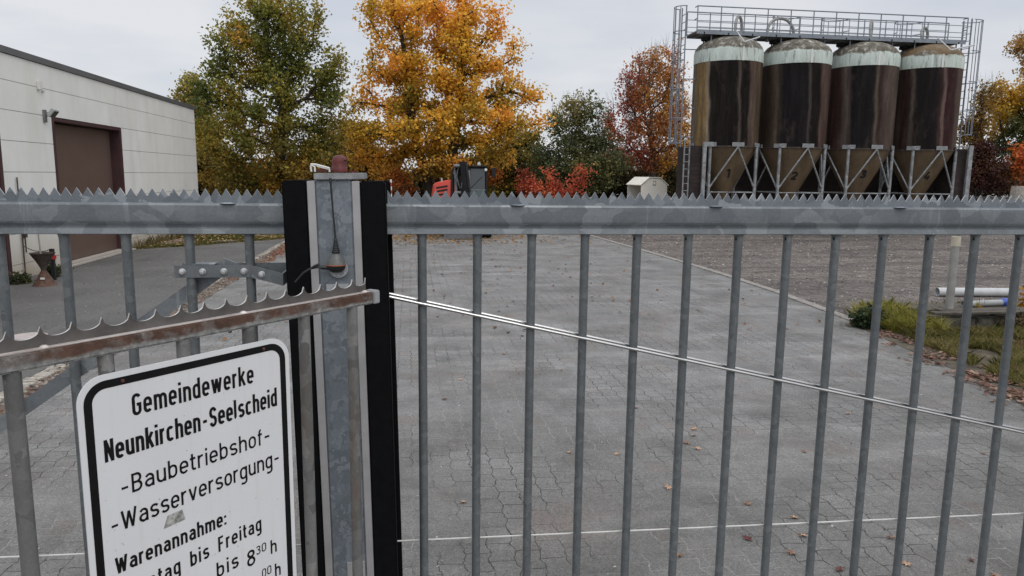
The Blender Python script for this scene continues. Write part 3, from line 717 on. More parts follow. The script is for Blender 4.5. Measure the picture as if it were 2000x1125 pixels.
def write(m, text, u0, u1, z0, z1, H, W, hs, fn, gap=3.0, space=3.2):
    """fit between u0 and u1; baseline z0 at u0 and z1 at u1; H cap height"""
    x = 0; items = []
    for i, ch in enumerate(text):
        if ch == ' ': x += space; continue
        wd, st = glyph(ch, W, hs); items.append((x, st)); x += wd+gap*(1.0 if ch not in 'rtf' else .75)
    tot = x-gap; sx = (u1-u0)/tot; sz = H/10; k = 0
    for x0, st in items:
        for s_ in st:
            pts = [(u0+(x0+a)*sx, z0+(z1-z0)*((x0+a)/tot)+b*sz) for a, b in s_]
            run = [pts[0]]; runs = []
            for j in range(1, len(pts)):
                run.append(pts[j])
                if j < len(pts)-1:
                    e1_ = Vector(pts[j])-Vector(pts[j-1]); e2_ = Vector(pts[j+1])-Vector(pts[j])
                    if e1_.length > 1e-7 and e2_.length > 1e-7 and e1_.normalized().dot(e2_.normalized()) < -.2: runs.append(run); run = [pts[j]]
            runs.append(run)
            for run in runs:
                if len(run) > 1: ribbon(m, run, hs*sz, fn, k); k = (k+1) % 5
sg = empty('notice_sign', P0, 'white board with black border and black German lettering, screwed to the near gate', 'sign', HA)
def rrect(u0, u1, z0, z1, r, n=10):
    p = []
    for cx, cy, a in ((u1-r, z1-r, 0), (u0+r, z1-r, 90), (u0+r, z0+r, 180), (u1-r, z0+r, 270)):
        p += [(cx+r*math.cos(R(a+90*i/n)), cy+r*math.sin(R(a+90*i/n))) for i in range(n+1)]
    return p
U0, U1, Z1 = -.6590, -.2570, 1.8335; Z0 = Z1-.63
m = MB(); m.prism(rrect(U0, U1, Z0, Z1, .043), 1, -.0022, 0); m.build('panel', 'sign', sg, fixn=True)
o_ = rrect(U0+.0095, U1-.0095, Z0+.0095, Z1-.0095, .035); i_ = rrect(U0+.0225, U1-.0225, Z0+.0225, Z1-.0225, .022)
m = MB(); n = len(o_); m.add([(a, -.0026, b) for a, b in o_]+[(a, -.0026, b) for a, b in i_], [(i, (i+1) % n, (i+1) % n+n, i+n) for i in range(n)])
m.build('border', 'sign_black', sg)
fnS = lambda a, b, k: (a, -.0026-k*.00006, b)
def put(*a):
    m = MB(); write(m, *a); m.build('lettering', 'sign_black', sg)
put('Gemeindewerke', -.5720, -.3435, 1.7545, 1.7565, .0370, 3.0, .70, fnS, 2.6)
put('Neunkirchen-Seelscheid', -.6210, -.2925, 1.6910, 1.6985, .0370, 3.0, .73, fnS, 2.6)
put('-Baubetriebshof-', -.6010, -.3110, 1.6260, 1.6300, .0325, 4.1, .60, fnS, 2.6)
put('-Wasserversorgung-', -.6210, -.2910, 1.5680, 1.5780, .0330, 4.1, .60, fnS, 2.5)
put('Warenannahme:', -.6180, -.4160, 1.4975, 1.5010, .0290, 3.2, .78, fnS, 2.8)
put('Montag bis Freitag', -.6020, -.3400, 1.4450, 1.4590, .0290, 3.2, .72, fnS, 3.0, 5.5)
put('bis', -.4370, -.3945, 1.4050, 1.4070, .0300, 3.2, .70, fnS, 2.8)
put('8', -.3715, -.3570, 1.3950, 1.3950, .0330, 3.6, .66, fnS)
put('30', -.3515, -.3300, 1.4110, 1.4120, .0180, 3.8, .62, fnS, 2.4)
put('h', -.3165, -.3060, 1.3985, 1.3985, .0290, 3.4, .68, fnS)
put('00', -.3400, -.3200, 1.3580, 1.3590, .0180, 3.8, .62, fnS, 2.4)
put('h', -.3085, -.2985, 1.3450, 1.3450, .0290, 3.4, .68, fnS)
m = MB(); q = [(-.535, 1.5420), (-.494, 1.5435), (-.499, 1.5640), (-.5265, 1.5630)]
m.add([(a, -.00245, b) for a, b in q], [(0, 1, 2, 3)]); m.build('sticker_residue', 'residue', sg)
for u, z in ((-.5865, 1.8170), (-.3155, 1.8170)):
    m = MB(); m.path([(u, -.0026, z), (u, -.0042, z)], [.0032, .0022], 10); m.build('screw', 'rivet', sg, smooth=True)

# ------------------------------------------------------------------ white industrial building on the left
BX = -7.625; BY1 = 28.24
bd = empty('industrial_hall', (BX-6, 16, 0), 'long white flat-roofed hall with brown roller doors on the left', 'building')
for v in (bd,): v.location = (0, 0, 0)
D1 = (17.35, 21.25, 3.27); D2 = (10.6, 15.25, 3.27)
m = MB()
segs = [(-8, D2[0]), (D2[1], D1[0]), (D1[1], BY1)]
joints = [0, .3, .9, 1.5, 2.1, 2.70, 3.28, 3.843, 4.34]
gp = .012
for a, b in segs:
    for z0, z1 in zip(joints, joints[1:]): 
        if z0 < 3.28: m.box(BX-.08, BX, a, b, z0+gp/2, z1-gp/2)
for z0, z1 in zip(joints, joints[1:]):
    if z0 >= 3.28:
        ys = [-8, 12.4, 17.4, 22.7, BY1]
        for a, b in zip(ys, ys[1:]): m.box(BX-.08, BX, a+.0015, b-.0015, z0+gp/2, z1-gp/2)
m.box(-24, BX-.08, BY1-.08, BY1, 0, 4.34)
m.build('wall', 'wall_white', bd)
m = MB()
for a, b in segs: m.box(-24 if a > 20 else BX-.35, BX-.012, a, b-(.085 if b > 25 else 0), .0, 3.285)
m.box(-24, BX-.012, -8, BY1-.085, 3.285, 4.33); m.build('wall_core', 'joint_dark', bd)
m = MB(); m.box(-24, BX+.035, -8, BY1+.04, 4.345, 4.468); m.build('roof_edge', 'fascia', bd)
for nm, (a, b, h) in (('door', D1), ('door', D2)):
    d = MB(); d.box(BX-.30, BX-.26, a+.12, b-.12, .02, h-.10)
    dd = d.build('roller_door', 'door', bd)
    f_ = MB(); f_.box(BX-.32, BX+.004, a-.0, a+.115, 0, h); f_.box(BX-.32, BX+.004, b-.115, b+.0, 0, h); f_.box(BX-.32, BX+.004, a+.115, b-.115, h-.07, h+.0)
    f_.build('door_frame', 'maroon', dd)
m = MB(); m.box(BX-.24, BX+.02, D1[0]+.12, D1[1]-.12, .0, .05); m.box(BX+.10, BX+.19, D1[0]-.15, D1[1]-.02, .012, .055); m.build('door_sill', 'sill', bd, bevel=.006)
c_ = atx(42, 470, BX)
m = MB(); m.tube((BX+.03, c_[1]-.02, .02), (BX+.03, c_[1]-.02, 2.0), .014, 8); m.build('conduit', 'rust_dark', bd, smooth=True)
p_ = atx(45.5, 459, BX)
m = MB(); m.box(BX, BX+.06, p_[1]-.04, p_[1]+.04, p_[2]-.05, p_[2]+.05); m.tube((BX+.03, p_[1], p_[2]-.35), (BX+.03, p_[1], p_[2]-.04), .012, 6); m.build('switch_box', 'rust_dark', bd)
fl = atx(86, 224, BX)
flo = empty('floodlight', (BX, fl[1], fl[2]), 'grey floodlight on an arm above the brown roller door', 'lamp')
m = MB(); m.box(0, .05, -.07, .02, -.16, .10); m.build('mount', 'ex_grey', flo, bevel=.005)
m = MB(); Rm = Matrix.Translation((.15, .06, .04)) @ Matrix.Rotation(R(38), 4, 'Y'); m.box(-.04, .04, -.12, .12, -.09, .09, Rm); m.build('housing', 'pvc_old', flo, bevel=.01)
m = MB(); Rm = Matrix.Translation((.15, .06, .04)) @ Matrix.Rotation(R(38), 4, 'Y'); m.box(.041, .046, -.10, .10, -.075, .075, Rm); m.build('glass', 'glass', flo)
m = MB(); m.tube((.03, 0, .02), (.12, .05, .05), .022, 8); m.build('arm', 'ex_grey', flo)
sn = atx(74, 167, BX)
m = MB(); m.box(BX, BX+.07, sn[1]-.06, sn[1]+.05, sn[2]-.09, sn[2]+.09); m.box(BX+.01, BX+.05, sn[1]+.12, sn[1]+.2, sn[2]-.12, sn[2]-.07)
tag(m.build('alarm_box', 'white_plastic', bevel=.012), 'tiny white box high on the hall wall below the roof edge', 'alarm box')

# things along the hall wall
ft = atz(88, 558)
fs_ = empty('funnel_stand', (ft[0], ft[1], 0), 'rusty hourglass-shaped funnel stand with a thin pole by the hall wall', 'stand')
m = MB(); m.lathe([(.215, 0), (.19, .03), (.13, .13), (.07, .24), (.045, .29)], 28, cap=False); m.build('base_cone', 'rusty', fs_, smooth=True)
m = MB(); m.lathe([(.045, .291), (.05, .33), (.12, .47), (.20, .60), (.215, .62), (.205, .622), (.115, .475), (.04, .34)], 28, cap=False); m.build('funnel', 'rust_dark', fs_, smooth=True)
m = MB(); m.tube((-.02, 0, .35), (-.06, 0, 1.55), .014, 8); m.build('pole', 'pipe_post', fs_, smooth=True)
m = MB(); m.box(-.005, .075, -.158, -.148, .135, .175); m.build('tag', 'white_plastic', fs_, bevel=.004)
bp = atz(106, 547)
m = MB(); m.box(bp[0]-.035, bp[0]+.035, bp[1]-.035, bp[1]+.035, 0, .62); m.cur = 1; m.box(bp[0]-.02, bp[0]+.09, bp[1]-.05, bp[1]-.036, .42, .50)
tag(m.build('barrier_post', ['black', 'red_band']), 'short black post with a red mark beside the rusty funnel stand', 'post')
a = atx(46, 480, BX+.05); b = np.array([bp[0], bp[1], .62])
m = MB(); pts = []
for i in range(25):
    t = i/24; p = a*(1-t)+b*t; p = p.copy(); p[2] -= .16*4*t*(1-t)*.5; pts.append(p)
for i in range(24):
    mid = (pts[i]+pts[i+1])/2; m.beam(pts[i], pts[i]*.25+pts[i+1]*.75, .018 if i % 2 else .008, .008 if i % 2 else .018)
tag(m.build('chain', 'rust_dark'), 'thin sagging chain strung between the hall wall and the black post', 'chain')
cv = atz(55, 660)
m = MB(); m.lathe([(.22, .006), (.22, .026), (.205, .032), (.0002, .034)], 32, (cv[0], cv[1], 0)); tag(m.build('drain_cover', 'pale_disc', smooth=True), 'round pale cover on the dark asphalt near the left edge', 'cover')

# ------------------------------------------------------------------ silos
SY = 28.0; SR = 1.293; SXs = [12.30, 15.12, 17.98, 20.74]; RZ = 3.33
TW = Vector((0, 0, 0))
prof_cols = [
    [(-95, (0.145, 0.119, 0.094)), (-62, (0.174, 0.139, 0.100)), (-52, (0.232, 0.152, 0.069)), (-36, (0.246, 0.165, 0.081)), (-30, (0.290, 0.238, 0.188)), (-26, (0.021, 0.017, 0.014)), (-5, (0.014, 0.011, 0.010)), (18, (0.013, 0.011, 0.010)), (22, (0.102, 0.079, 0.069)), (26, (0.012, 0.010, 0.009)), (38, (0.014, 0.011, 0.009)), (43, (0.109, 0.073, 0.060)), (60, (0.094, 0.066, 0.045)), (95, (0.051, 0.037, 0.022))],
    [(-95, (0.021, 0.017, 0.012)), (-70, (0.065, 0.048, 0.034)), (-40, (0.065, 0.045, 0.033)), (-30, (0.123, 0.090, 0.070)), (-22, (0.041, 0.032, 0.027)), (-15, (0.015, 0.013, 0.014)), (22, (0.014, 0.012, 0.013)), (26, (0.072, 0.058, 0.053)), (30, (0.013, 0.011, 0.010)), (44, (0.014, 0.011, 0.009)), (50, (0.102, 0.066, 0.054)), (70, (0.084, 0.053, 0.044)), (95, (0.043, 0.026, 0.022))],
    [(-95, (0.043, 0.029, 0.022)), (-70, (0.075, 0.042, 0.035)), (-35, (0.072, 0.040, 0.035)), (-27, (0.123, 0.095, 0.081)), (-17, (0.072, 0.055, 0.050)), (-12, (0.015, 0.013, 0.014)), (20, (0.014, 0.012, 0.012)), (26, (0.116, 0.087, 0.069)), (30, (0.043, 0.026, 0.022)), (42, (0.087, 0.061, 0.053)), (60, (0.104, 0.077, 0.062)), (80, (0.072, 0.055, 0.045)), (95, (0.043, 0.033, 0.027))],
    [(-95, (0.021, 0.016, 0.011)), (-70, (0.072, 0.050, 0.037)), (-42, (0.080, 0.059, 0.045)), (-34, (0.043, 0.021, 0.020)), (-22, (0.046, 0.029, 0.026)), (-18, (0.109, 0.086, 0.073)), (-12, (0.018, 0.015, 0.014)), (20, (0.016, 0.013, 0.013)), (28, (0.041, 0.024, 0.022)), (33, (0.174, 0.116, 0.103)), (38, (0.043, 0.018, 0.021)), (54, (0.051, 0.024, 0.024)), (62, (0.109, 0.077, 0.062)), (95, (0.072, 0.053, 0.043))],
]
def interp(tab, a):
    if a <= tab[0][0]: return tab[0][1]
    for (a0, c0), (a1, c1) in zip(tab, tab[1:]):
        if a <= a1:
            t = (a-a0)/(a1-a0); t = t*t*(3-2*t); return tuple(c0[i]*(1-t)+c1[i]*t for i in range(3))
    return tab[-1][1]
def m_attr(name, rough, streak=.5):
    k = NM(name); a = k.n('Attribute', attribute_name='col')
    st = k.noise(2.0, 5, .65, vec=k.mapped((2.6, 2.6, .3), vec=k.vco()), dist=.3)
    c = k.mix(streak, a.outputs['Color'], k.ramp(st, [(.3, .4), (.5, 1), (.68, 2.1)]), 'MULTIPLY')
    c = k.mix(.5, c, k.ramp(k.noise(9, 5, .7, vec=k.vco()), [(.3, .7), (.7, 1.3)]), 'MULTIPLY')
    pt = k.noise(1.1, 5, .7, vec=k.mapped((1.6, 1.6, .7), vec=k.vco()))
    c = k.mix(k.ramp(pt, [(.55, 0), (.68, .5)]), c, (.085, .062, .052))
    c = k.mix(1, c, (.78, .79, .78), 'MULTIPLY')
    k.col(c); k.set(rough, 0, .08); return k.m
MAT['silo_body'] = m_attr('silo_body', .75, .55)
def m_dome(orange=False):
    k = NM('silo_dome')
    sp = k.n('SeparateXYZ', i_0=k.co())
    n_ = k.noise(1.6, 6, .7, vec=k.vco())
    z = k.math('ADD', sp.outputs[2], k.math('MULTIPLY', k.math('SUBTRACT', n_, .5), .40))
    moss = k.n('MapRange', i_0=z); moss.inputs[1].default_value = 6.93; moss.inputs[2].default_value = 6.98
    green = k.ramp(k.noise(3, 5, .7, vec=k.mapped((2, 2, .4), vec=k.vco())), [(.3, (.40, .46, .415)), (.7, (.58, .64, .59))])
    st = k.noise(3.2, 5, .75, vec=k.mapped((3, 3, .35), vec=k.vco()))
    green = k.mix(k.ramp(st, [(.54, 0), (.64, .75)]), green, (.16, .17, .145))
    mo = k.ramp(k.noise(4.5, 6, .75, vec=k.vco()), [(.3, (.045, .04, .028)), (.47, (.10, .09, .066)), (.57, (.19, .175, .145)), (.66, (.52, .51, .46))])
    if orange: mo = k.mix(k.ramp(k.noise(1.3, 4, .6, vec=k.vco()), [(.42, 0), (.55, .8)]), mo, (.17, .105, .045))
    c = k.mix(moss.outputs[0], green, mo); k.col(c); k.set(.8); k.bump(k.noise(20, 4, .7), .5, .02); return k.m
MAT['dome'] = m_dome(); MAT['dome_orange'] = m_dome(True)
def m_cone():
    k = NM('silo_cone'); sp = k.n('SeparateXYZ', i_0=k.co())
    c = k.ramp(k.noise(1.4, 5, .6, vec=k.mapped((2, 2, .5), vec=k.vco())), [(.3, (.105, .075, .046)), (.7, (.185, .128, .072))])
    c = k.mix(.4, c, k.ramp(k.noise(7, 5, .7), [(.3, .7), (.7, 1.25)]), 'MULTIPLY')
    k.col(c); k.set(.55); return k.m
MAT['cone'] = m_cone()
band = simple('silo_band', (.46, .56, .50), .6, 0, .12, 3); MAT['band'] = band
def silo(i, cx):
    labels = ['leftmost silo, numbered 1, tan stain down its left side', 'brown silo numbered 2, next right of silo 1',
              'silo numbered 3, with a pale streak, between silos 2 and 4', 'rightmost silo, numbered 4, with orange moss on its dome']
    s = empty('silo', (cx, SY, 0), labels[i], 'silo', group='row of four storage silos')
    look = math.atan2(-SY, -cx)     # world angle of direction towards the camera
    n = 144; rows = 30; zt = 6.50; b0 = RZ
    vs = []; fs = []; cols = []
    for r_ in range(rows+1):
        z = b0+(zt-b0)*r_/rows
        for j in range(n):
            a = 2*math.pi*j/n; vs.append((SR*math.cos(a), SR*math.sin(a), z))
    for r_ in range(rows):
        for j in range(n):
            fs.append((r_*n+j, r_*n+(j+1) % n, (r_+1)*n+(j+1) % n, (r_+1)*n+j))
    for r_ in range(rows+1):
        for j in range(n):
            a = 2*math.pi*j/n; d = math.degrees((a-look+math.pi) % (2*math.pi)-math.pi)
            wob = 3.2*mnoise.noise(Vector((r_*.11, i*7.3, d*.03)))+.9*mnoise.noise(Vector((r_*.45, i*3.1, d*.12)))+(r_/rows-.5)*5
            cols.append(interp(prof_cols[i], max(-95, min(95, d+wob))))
    m = MB(); m.add(vs, fs); ob = m.build('body', 'silo_body', s, smooth=True)
    at = ob.data.attributes.new('col', 'FLOAT_COLOR', 'POINT'); at.data.foreach_set('color', [x for c in cols for x in (*c, 1)])
    m = MB(); m.lathe([(SR+.004, 6.475), (SR+.012, 6.48), (SR+.012, 6.90), (SR-.004, 6.94)], 64, cap=False); m.build('green_band', 'dome', s, smooth=True)
    dz = 7.50 if i == 0 else 7.5
    m = MB(); m.lathe([(SR, 6.935), (SR-.04, 7.06), (SR-.15, 7.20), (SR-.36, 7.34), (SR-.62, 7.44), (SR-.90, 7.50), (.25, 7.53), (.24, 7.56), (.0002, 7.565)], 64, cap=False); m.build('dome', 'dome_orange' if i == 3 else 'dome', s, smooth=True)
    m = MB(); m.lathe([(SR+.015, RZ+.03), (SR+.015, RZ-.03), (SR-.02, RZ-.035)], 64, cap=False); m.build('rim_ring', 'rust_dark', s, smooth=True)
    m = MB(); m.lathe([(SR-.03, RZ-.03), (.22, 1.32), (.18, 1.25), (.18, .95)], 64); m.build('cone', 'cone', s, smooth=True)
    # number on the cone
    Hn = .33; tx, ty = ((1422, 339), (1551, 343), (1686, 340), (1811, 344))[i]; best = (1e9, 0, 0)
    for a_ in np.arange(look-.2, look+1.2, .02):
        for z_ in np.arange(1.5, 2.6, .02):
            rr_ = .22+(SR-.03-.22)*(z_-1.32)/(RZ-.03-1.32); qx, qy = proj((cx+rr_*math.cos(a_), SY+rr_*math.sin(a_), z_))
            e_ = (qx-tx)**2+(qy-ty)**2
            if e_ < best[0]: best = (e_, a_, z_)
    a0 = best[1]; z0 = best[2]-Hn/2
    def rad(z): return .22+(SR-.03-.22)*(z-1.32)/(RZ-.03-1.32)
    def fn(u, z, k):
        rr = rad(z)+.012+k*.002; a = a0-(-u)/rr*1.0
        return (rr*math.cos(a), rr*math.sin(a), z)
    m = MB(); wdt = .19 if i else .09
    write(m, str(i+1), -wdt/2, wdt/2, z0, z0, Hn, 4.6, 1.15, fn)
    m.build('number', 'black', s)
    # supports: four vertical legs at the diagonals, V braces between
    rl = SR+.03
    for ax, ay in ((-1, -1), (1, -1), (1, 1), (-1, 1)):
        x, y = ax*rl*.7071, ay*rl*.7071
        m = MB(); m.tube((x, y, 0), (x, y, RZ-.02), .060, 12); lg = m.build('leg', 'silo_steel', s, smooth=True)
        a = math.atan2(y, x); Rm = Matrix.Rotation(a, 4, 'Z')
        m = MB(); m.box(rl-.01, rl+.02, -.24, .24, RZ-.01, RZ+.15, Rm); m.build('bracket', 'silo_steel', lg, bevel=.006)
    for k_ in range(4):
        a = k_*math.pi/2; ap = (rl*math.cos(a), rl*math.sin(a), RZ-.02)
        if k_ == 3 or k_ == 2 or k_ == 0 or k_ == 1:
            Rm = Matrix.Rotation(a, 4, 'Z'); m = MB(); m.box(rl-.01, rl+.02, -.24, .24, RZ-.01, RZ+.15, Rm)
            m.build('bracket', 'silo_steel', s, bevel=.006)
            for sgn in (-1, 1):
                b_ = a+sgn*math.pi/4; q_ = (rl*math.cos(b_), rl*math.sin(b_), 1.72)
                m = MB(); m.tube(ap, q_, .034, 10); m.build('brace', 'silo_steel', s, smooth=True)
        b1_, b2_ = a-math.pi/4, a+math.pi/4
        m = MB(); m.tube((rl*math.cos(b1_), rl*math.sin(b1_), 1.60), (rl*math.cos(b2_), rl*math.sin(b2_), 1.60), .026, 8); m.build('tie', 'silo_steel', s, smooth=True)
    # level gauge strip
    a = look+R(24); Rm = Matrix.Rotation(a, 4, 'Z'); m = MB(); m.box(SR+.01, SR+.03, -.035, .035, 6.47, 6.97, Rm); m.build('gauge_strip', 'white_plastic', s)
    # filling hatch and lever on the dome
    h_ = look-R(62); m = MB(); m.lathe([(.2, 0), (.22, .05), (.2, .1), (.0002, .12)], 16, (.95*math.cos(h_), .95*math.sin(h_), 7.34)); m.build('hatch', 'ex_black', s, smooth=True)
    return s
silos = [silo(i, x) for i, x in enumerate(SXs)]
# pipes arching over the domes
for i, (xa, xb, yt, y0) in enumerate(((1431, 1453, 32, 64), (1493, 1556, 36, 66), (1693, 1707, 43, 72), (1792, 1818, 54, 76))):
    Yp = 28.25; A = aty(xa, y0, Yp); B = aty(xb, y0, Yp); T = aty((xa+xb)/2, yt, Yp)
    pts = [(A[0], Yp-.25, A[2]-.35)]
    for j in range(17):
        t = math.pi*(1-j/16); pts.append(((A[0]+B[0])/2+(B[0]-A[0])/2*math.cos(t), Yp-.25+j/16*.5, A[2]+(T[2]-A[2])*math.sin(t)))
    pts.append((B[0], Yp+.25, B[2]-.35)); pts = [Vector(p_) for p_ in pts]
    lab = ['narrow arched filling pipe over silo 1', 'wide arched filling pipe over silo 2', 'slim arched pipe over silo 3 behind the railing', 'low arched pipe over silo 4 at the right'][i]
    m = MB(); m.path(pts, .058, 12); tag(m.build('filling_pipe', 'pipe_post', smooth=True), lab, 'pipe', 'arched pipes above the silos')
# thin rods beside the domes (lever arms)
def rod(pts, lab):
    m = MB()
    for a, b in zip(pts, pts[1:]): m.tube(a, b, .028, 8)
    tag(m.build('lever_arm', 'pvc', smooth=True), lab, 'lever arm')
rod([aty(1438, 60, 26.9), aty(1454, 82, 26.5), aty(1484, 72, 26.6)], 'bent pale lever arm in front of the dome of silo 1')
rod([aty(1832, 74, 26.9), aty(1857, 98, 26.5), aty(1903, 88, 26.8)], 'bent pale lever arm reaching right of silo 4')
# walkway
wk = empty('walkway', (16, 28, 7.6), 'grey steel walkway with railings and hoops running above the four silos', 'walkway'); wk.location = (0, 0, 0)
YN, YF = 27.45, 28.50; WX0, WX1 = 10.76, 21.93; WZ = 7.60
m = MB(); m.box(WX0, WX1, YN+.03, YF-.03, WZ-.02, WZ+.02)
for i in range(12): x = WX0+.3+i*.96; m.beam((x, YN, WZ-.06), (x+.0, YF, WZ-.06), .05, .07)
m.build('deck', 'silo_steel', wk)
m = MB(); m.box(WX0, WX1, YN, YN+.02, WZ-.10, WZ+.06); m.box(WX0, WX1, YF-.02, YF, WZ-.10, WZ+.06); m.build('kick_plate', 'rail_steel', wk)
def railing(y, gaps=()):
    m = MB(); x = WX0
    while x < WX1+.01: m.tube((x, y, WZ), (x, y, WZ+.90), .022, 8); x += (WX1-WX0)/12
    for h, rr in ((.90, .024), (.60, .014), (.33, .014), (.15, .014)): m.tube((WX0, y, WZ+h), (WX1, y, WZ+h), rr, 8)
    return m
railing(YN).build('railing', 'rail_steel', wk, smooth=True)
railing(YF).build('railing', 'rail_steel', wk, smooth=True)
for cx in (14.9, 17.0, 20.2):
    m = MB()
    for h in (.90, .45):
        m.path([(cx+.55*math.cos(t), YF+.6*math.sin(t), WZ+h) for t in np.linspace(0, math.pi, 13)], .018, 6)
    for t in (0, math.pi/4, math.pi/2, math.pi*.75, math.pi): m.tube((cx+.55*math.cos(t), YF+.6*math.sin(t), WZ+.1), (cx+.55*math.cos(t), YF+.6*math.sin(t), WZ+.9), .014, 6)
    m.build('rear_guard', 'rail_steel', wk, smooth=True)
m = MB()
for x in (WX0, WX1):
    for h in (.9, .45): m.tube((x, YN, WZ+h), (x, YN+.25, WZ+h), .02, 8)
for x in SXs:
    for dx in (-.9, .9):
        for y in (YN+.15, YF-.15): m.tube((x+dx, y, WZ-.05), (x+dx, y, 7.12), .025, 6)
m.build('support', 'rail_steel', wk, smooth=True)
def ladder(x, sg_, z0, lab):
    ll = z0; z0 = max(z0, 3.3); l = empty('caged_ladder', (x, 28, z0), lab, 'ladder', group='caged ladders at the ends of the silo walkway'); l.location = (0, 0, 0)
    ya, yb = 27.72, 28.16; yc = 27.94
    m = MB()
    for y in (ya, yb): m.beam((x, y, z0), (x, y, 8.55), .03, .06, up=(0, 1, 0))
    z = z0+.2
    while z < 8.4: m.tube((x, ya, z), (x, yb, z), .014, 6); z += .28
    m.build('rungs_and_rails', 'rail_steel', l)
    if ll < 1:
        y = 26.9; m = MB(); xa_, xb_ = aty(1334, 330, y)[0]+.02, aty(1346, 330, y)[0]-.02
        for q_ in (xa_, xb_): m.beam((q_, y, ll), (q_, y, 3.55), .03, .045)
        z = ll+.1
        while z < 3.5: m.tube((xa_, y, z), (xb_, y, z), .014, 6); z += .27
        m.build('lower_ladder', 'silo_steel', l)
    m = MB(); hz = [8.52, 7.62, 6.55, 5.5, 4.4, 3.45] if sg_ < 0 else [8.5, 7.3, 6.1, 5.0, 4.0]
    cdp = .36 if sg_ < 0 else .60
    def hp(t, z, s=1): return (x+sg_*(.02+cdp*math.sin(t)), yc-.36*math.cos(t), z)
    for z in hz: m.path([hp(t, z) for t in np.linspace(0, math.pi, 13)], .018, 6)
    for t in np.linspace(.1, math.pi-.1, 6): m.tube(hp(t, hz[-1]), hp(t, hz[0]), .016, 6)
    m.build('safety_cage', 'rail_steel', l, smooth=True); return l
ladder(10.42, -1, .2, 'caged ladder climbing the left end of the silos past a dark wall')
ladder(22.32, 1, 3.3, 'caged ladder at the right end of the silos in front of trees')
m = MB()
for z in (7.0, 5.9, 4.8, 3.7): m.tube((10.42, 27.94, z), (11.08, 27.94, z), .02, 6)
m.build('wall_tie', 'rail_steel', wk)
# brick enclosure behind and beside the silos
bw = empty('brick_enclosure', (16, 30.6, 0), 'dark brick wall behind and beneath the silos', 'wall'); bw.location = (0, 0, 0)
xl = aty(1348, 330, 27.0)[0]; xr = aty(1372, 330, 27.0)[0]; yl = atx(1322, 330, xl)[1]; xl2 = aty(1868, 330, 27.0)[0]; xr2 = aty(1893, 330, 27.0)[0]
m = MB(); m.box(aty(1352, 330, 30.2)[0], xr2, 30.2, 30.6, 0, 3.36); m.build('rear_wall', 'brick', bw)
m = MB(); m.box(xl, xr, 27.0, yl, 0, 3.34); m.build('side_wall', 'brick', bw)
m = MB(); m.box(xl2, xr2, 27.05, 30.2, 0, 3.40); m.build('side_wall', 'brick', bw)
xp = aty(1371, 330, 26.85)[0]; m = MB(); m.box(xp, xp+.13, 26.80, 26.90, 0, 3.48); m.beam((xp+.13, 26.85, 3.40), (xp+.4, 26.85, 3.40), .03, .17); m.build('steel_upright', 'silo_steel', bw)
a = aty(1899, 290, 26.85); m = MB(); m.box(a[0]-.16, a[0]+.02, 26.80, 26.90, 0, 3.52); m.beam((a[0]-.75, 26.85, 3.47), (a[0]-.17, 26.85, 3.47), .06, .05); m.build('steel_upright', 'silo_steel', bw)

# ------------------------------------------------------------------ excavator
ex = empty('excavator', (1.9, 25.4, 0), 'small red and black excavator parked under the yellow tree, seen over the gate', 'excavator')
def exb(name, mat, x0, x1, y0, y1, z0, z1, bv=.02, par=None):
    m = MB(); m.box(x0, x1, y0, y1, z0, z1); return m.build(name, mat, par or ex, bevel=bv)
for sx in (-.75, .55):
    m = MB(); pr = [(-.95, .30), (-.80, .06), (-.6, .0), (.6, .0), (.8, .06), (.95, .30), (.8, .54), (.6, .60), (-.6, .60), (-.8, .54)]
    m.prism([(a+.3, b+.012) for a, b in pr], 0, sx, sx+.32); m.build('track', 'ex_black', ex, bevel=.02)
exb('undercarriage', 'ex_grey', -.4, .5, -.4, 1.1, .25, .75)
m = MB(); bp_ = [(-.95, .06), (-1.02, .03), (-1.05, .35), (-.98, .38), (-.93, .2)]
m.prism(bp_, 0, -.78, .30); m.build('dozer_blade', 'ex_grey', ex, fixn=True)
m = MB(); m.beam((-.3, -.95, .2), (-.25, -.3, .4), .1, .12); m.beam((.15, -.95, .2), (.2, -.3, .4), .1, .12); m.build('blade_arm', 'ex_black', ex)
exb('slewing_ring', 'ex_black', -.35, .45, -.1, .8, .75, .85)
m = MB(); m.prism([(-1.08, .85), (.95, .85), (.95, 1.15), (-1.08, 1.15)], 1, -.35, 1.35); m.build('turntable', 'ex_grey', ex, fixn=True)
m = MB(); m.prism([(-1.16, 1.16), (-.38, 1.16), (-.40, 1.94), (-.50, 1.97), (-.98, 1.86), (-1.06, 1.76)], 1, -.3, 1.3); hd = m.build('engine_hood', 'ex_red', ex, bevel=.03)
m = MB()
for z in (1.45, 1.58, 1.70): m.beam((-1.0, -.31, z), (-.62, -.31, z+.07), .02, .055)
m.build('grille', 'ex_black', hd)
m = MB(); m.tube((-.80, .0, 1.90), (-.80, .0, 2.03), .03, 8); m.build('exhaust', 'pvc', hd)
exb('rear_counterweight', 'ex_red', -1.05, .9, 1.36, 1.6, .9, 1.85, .05)
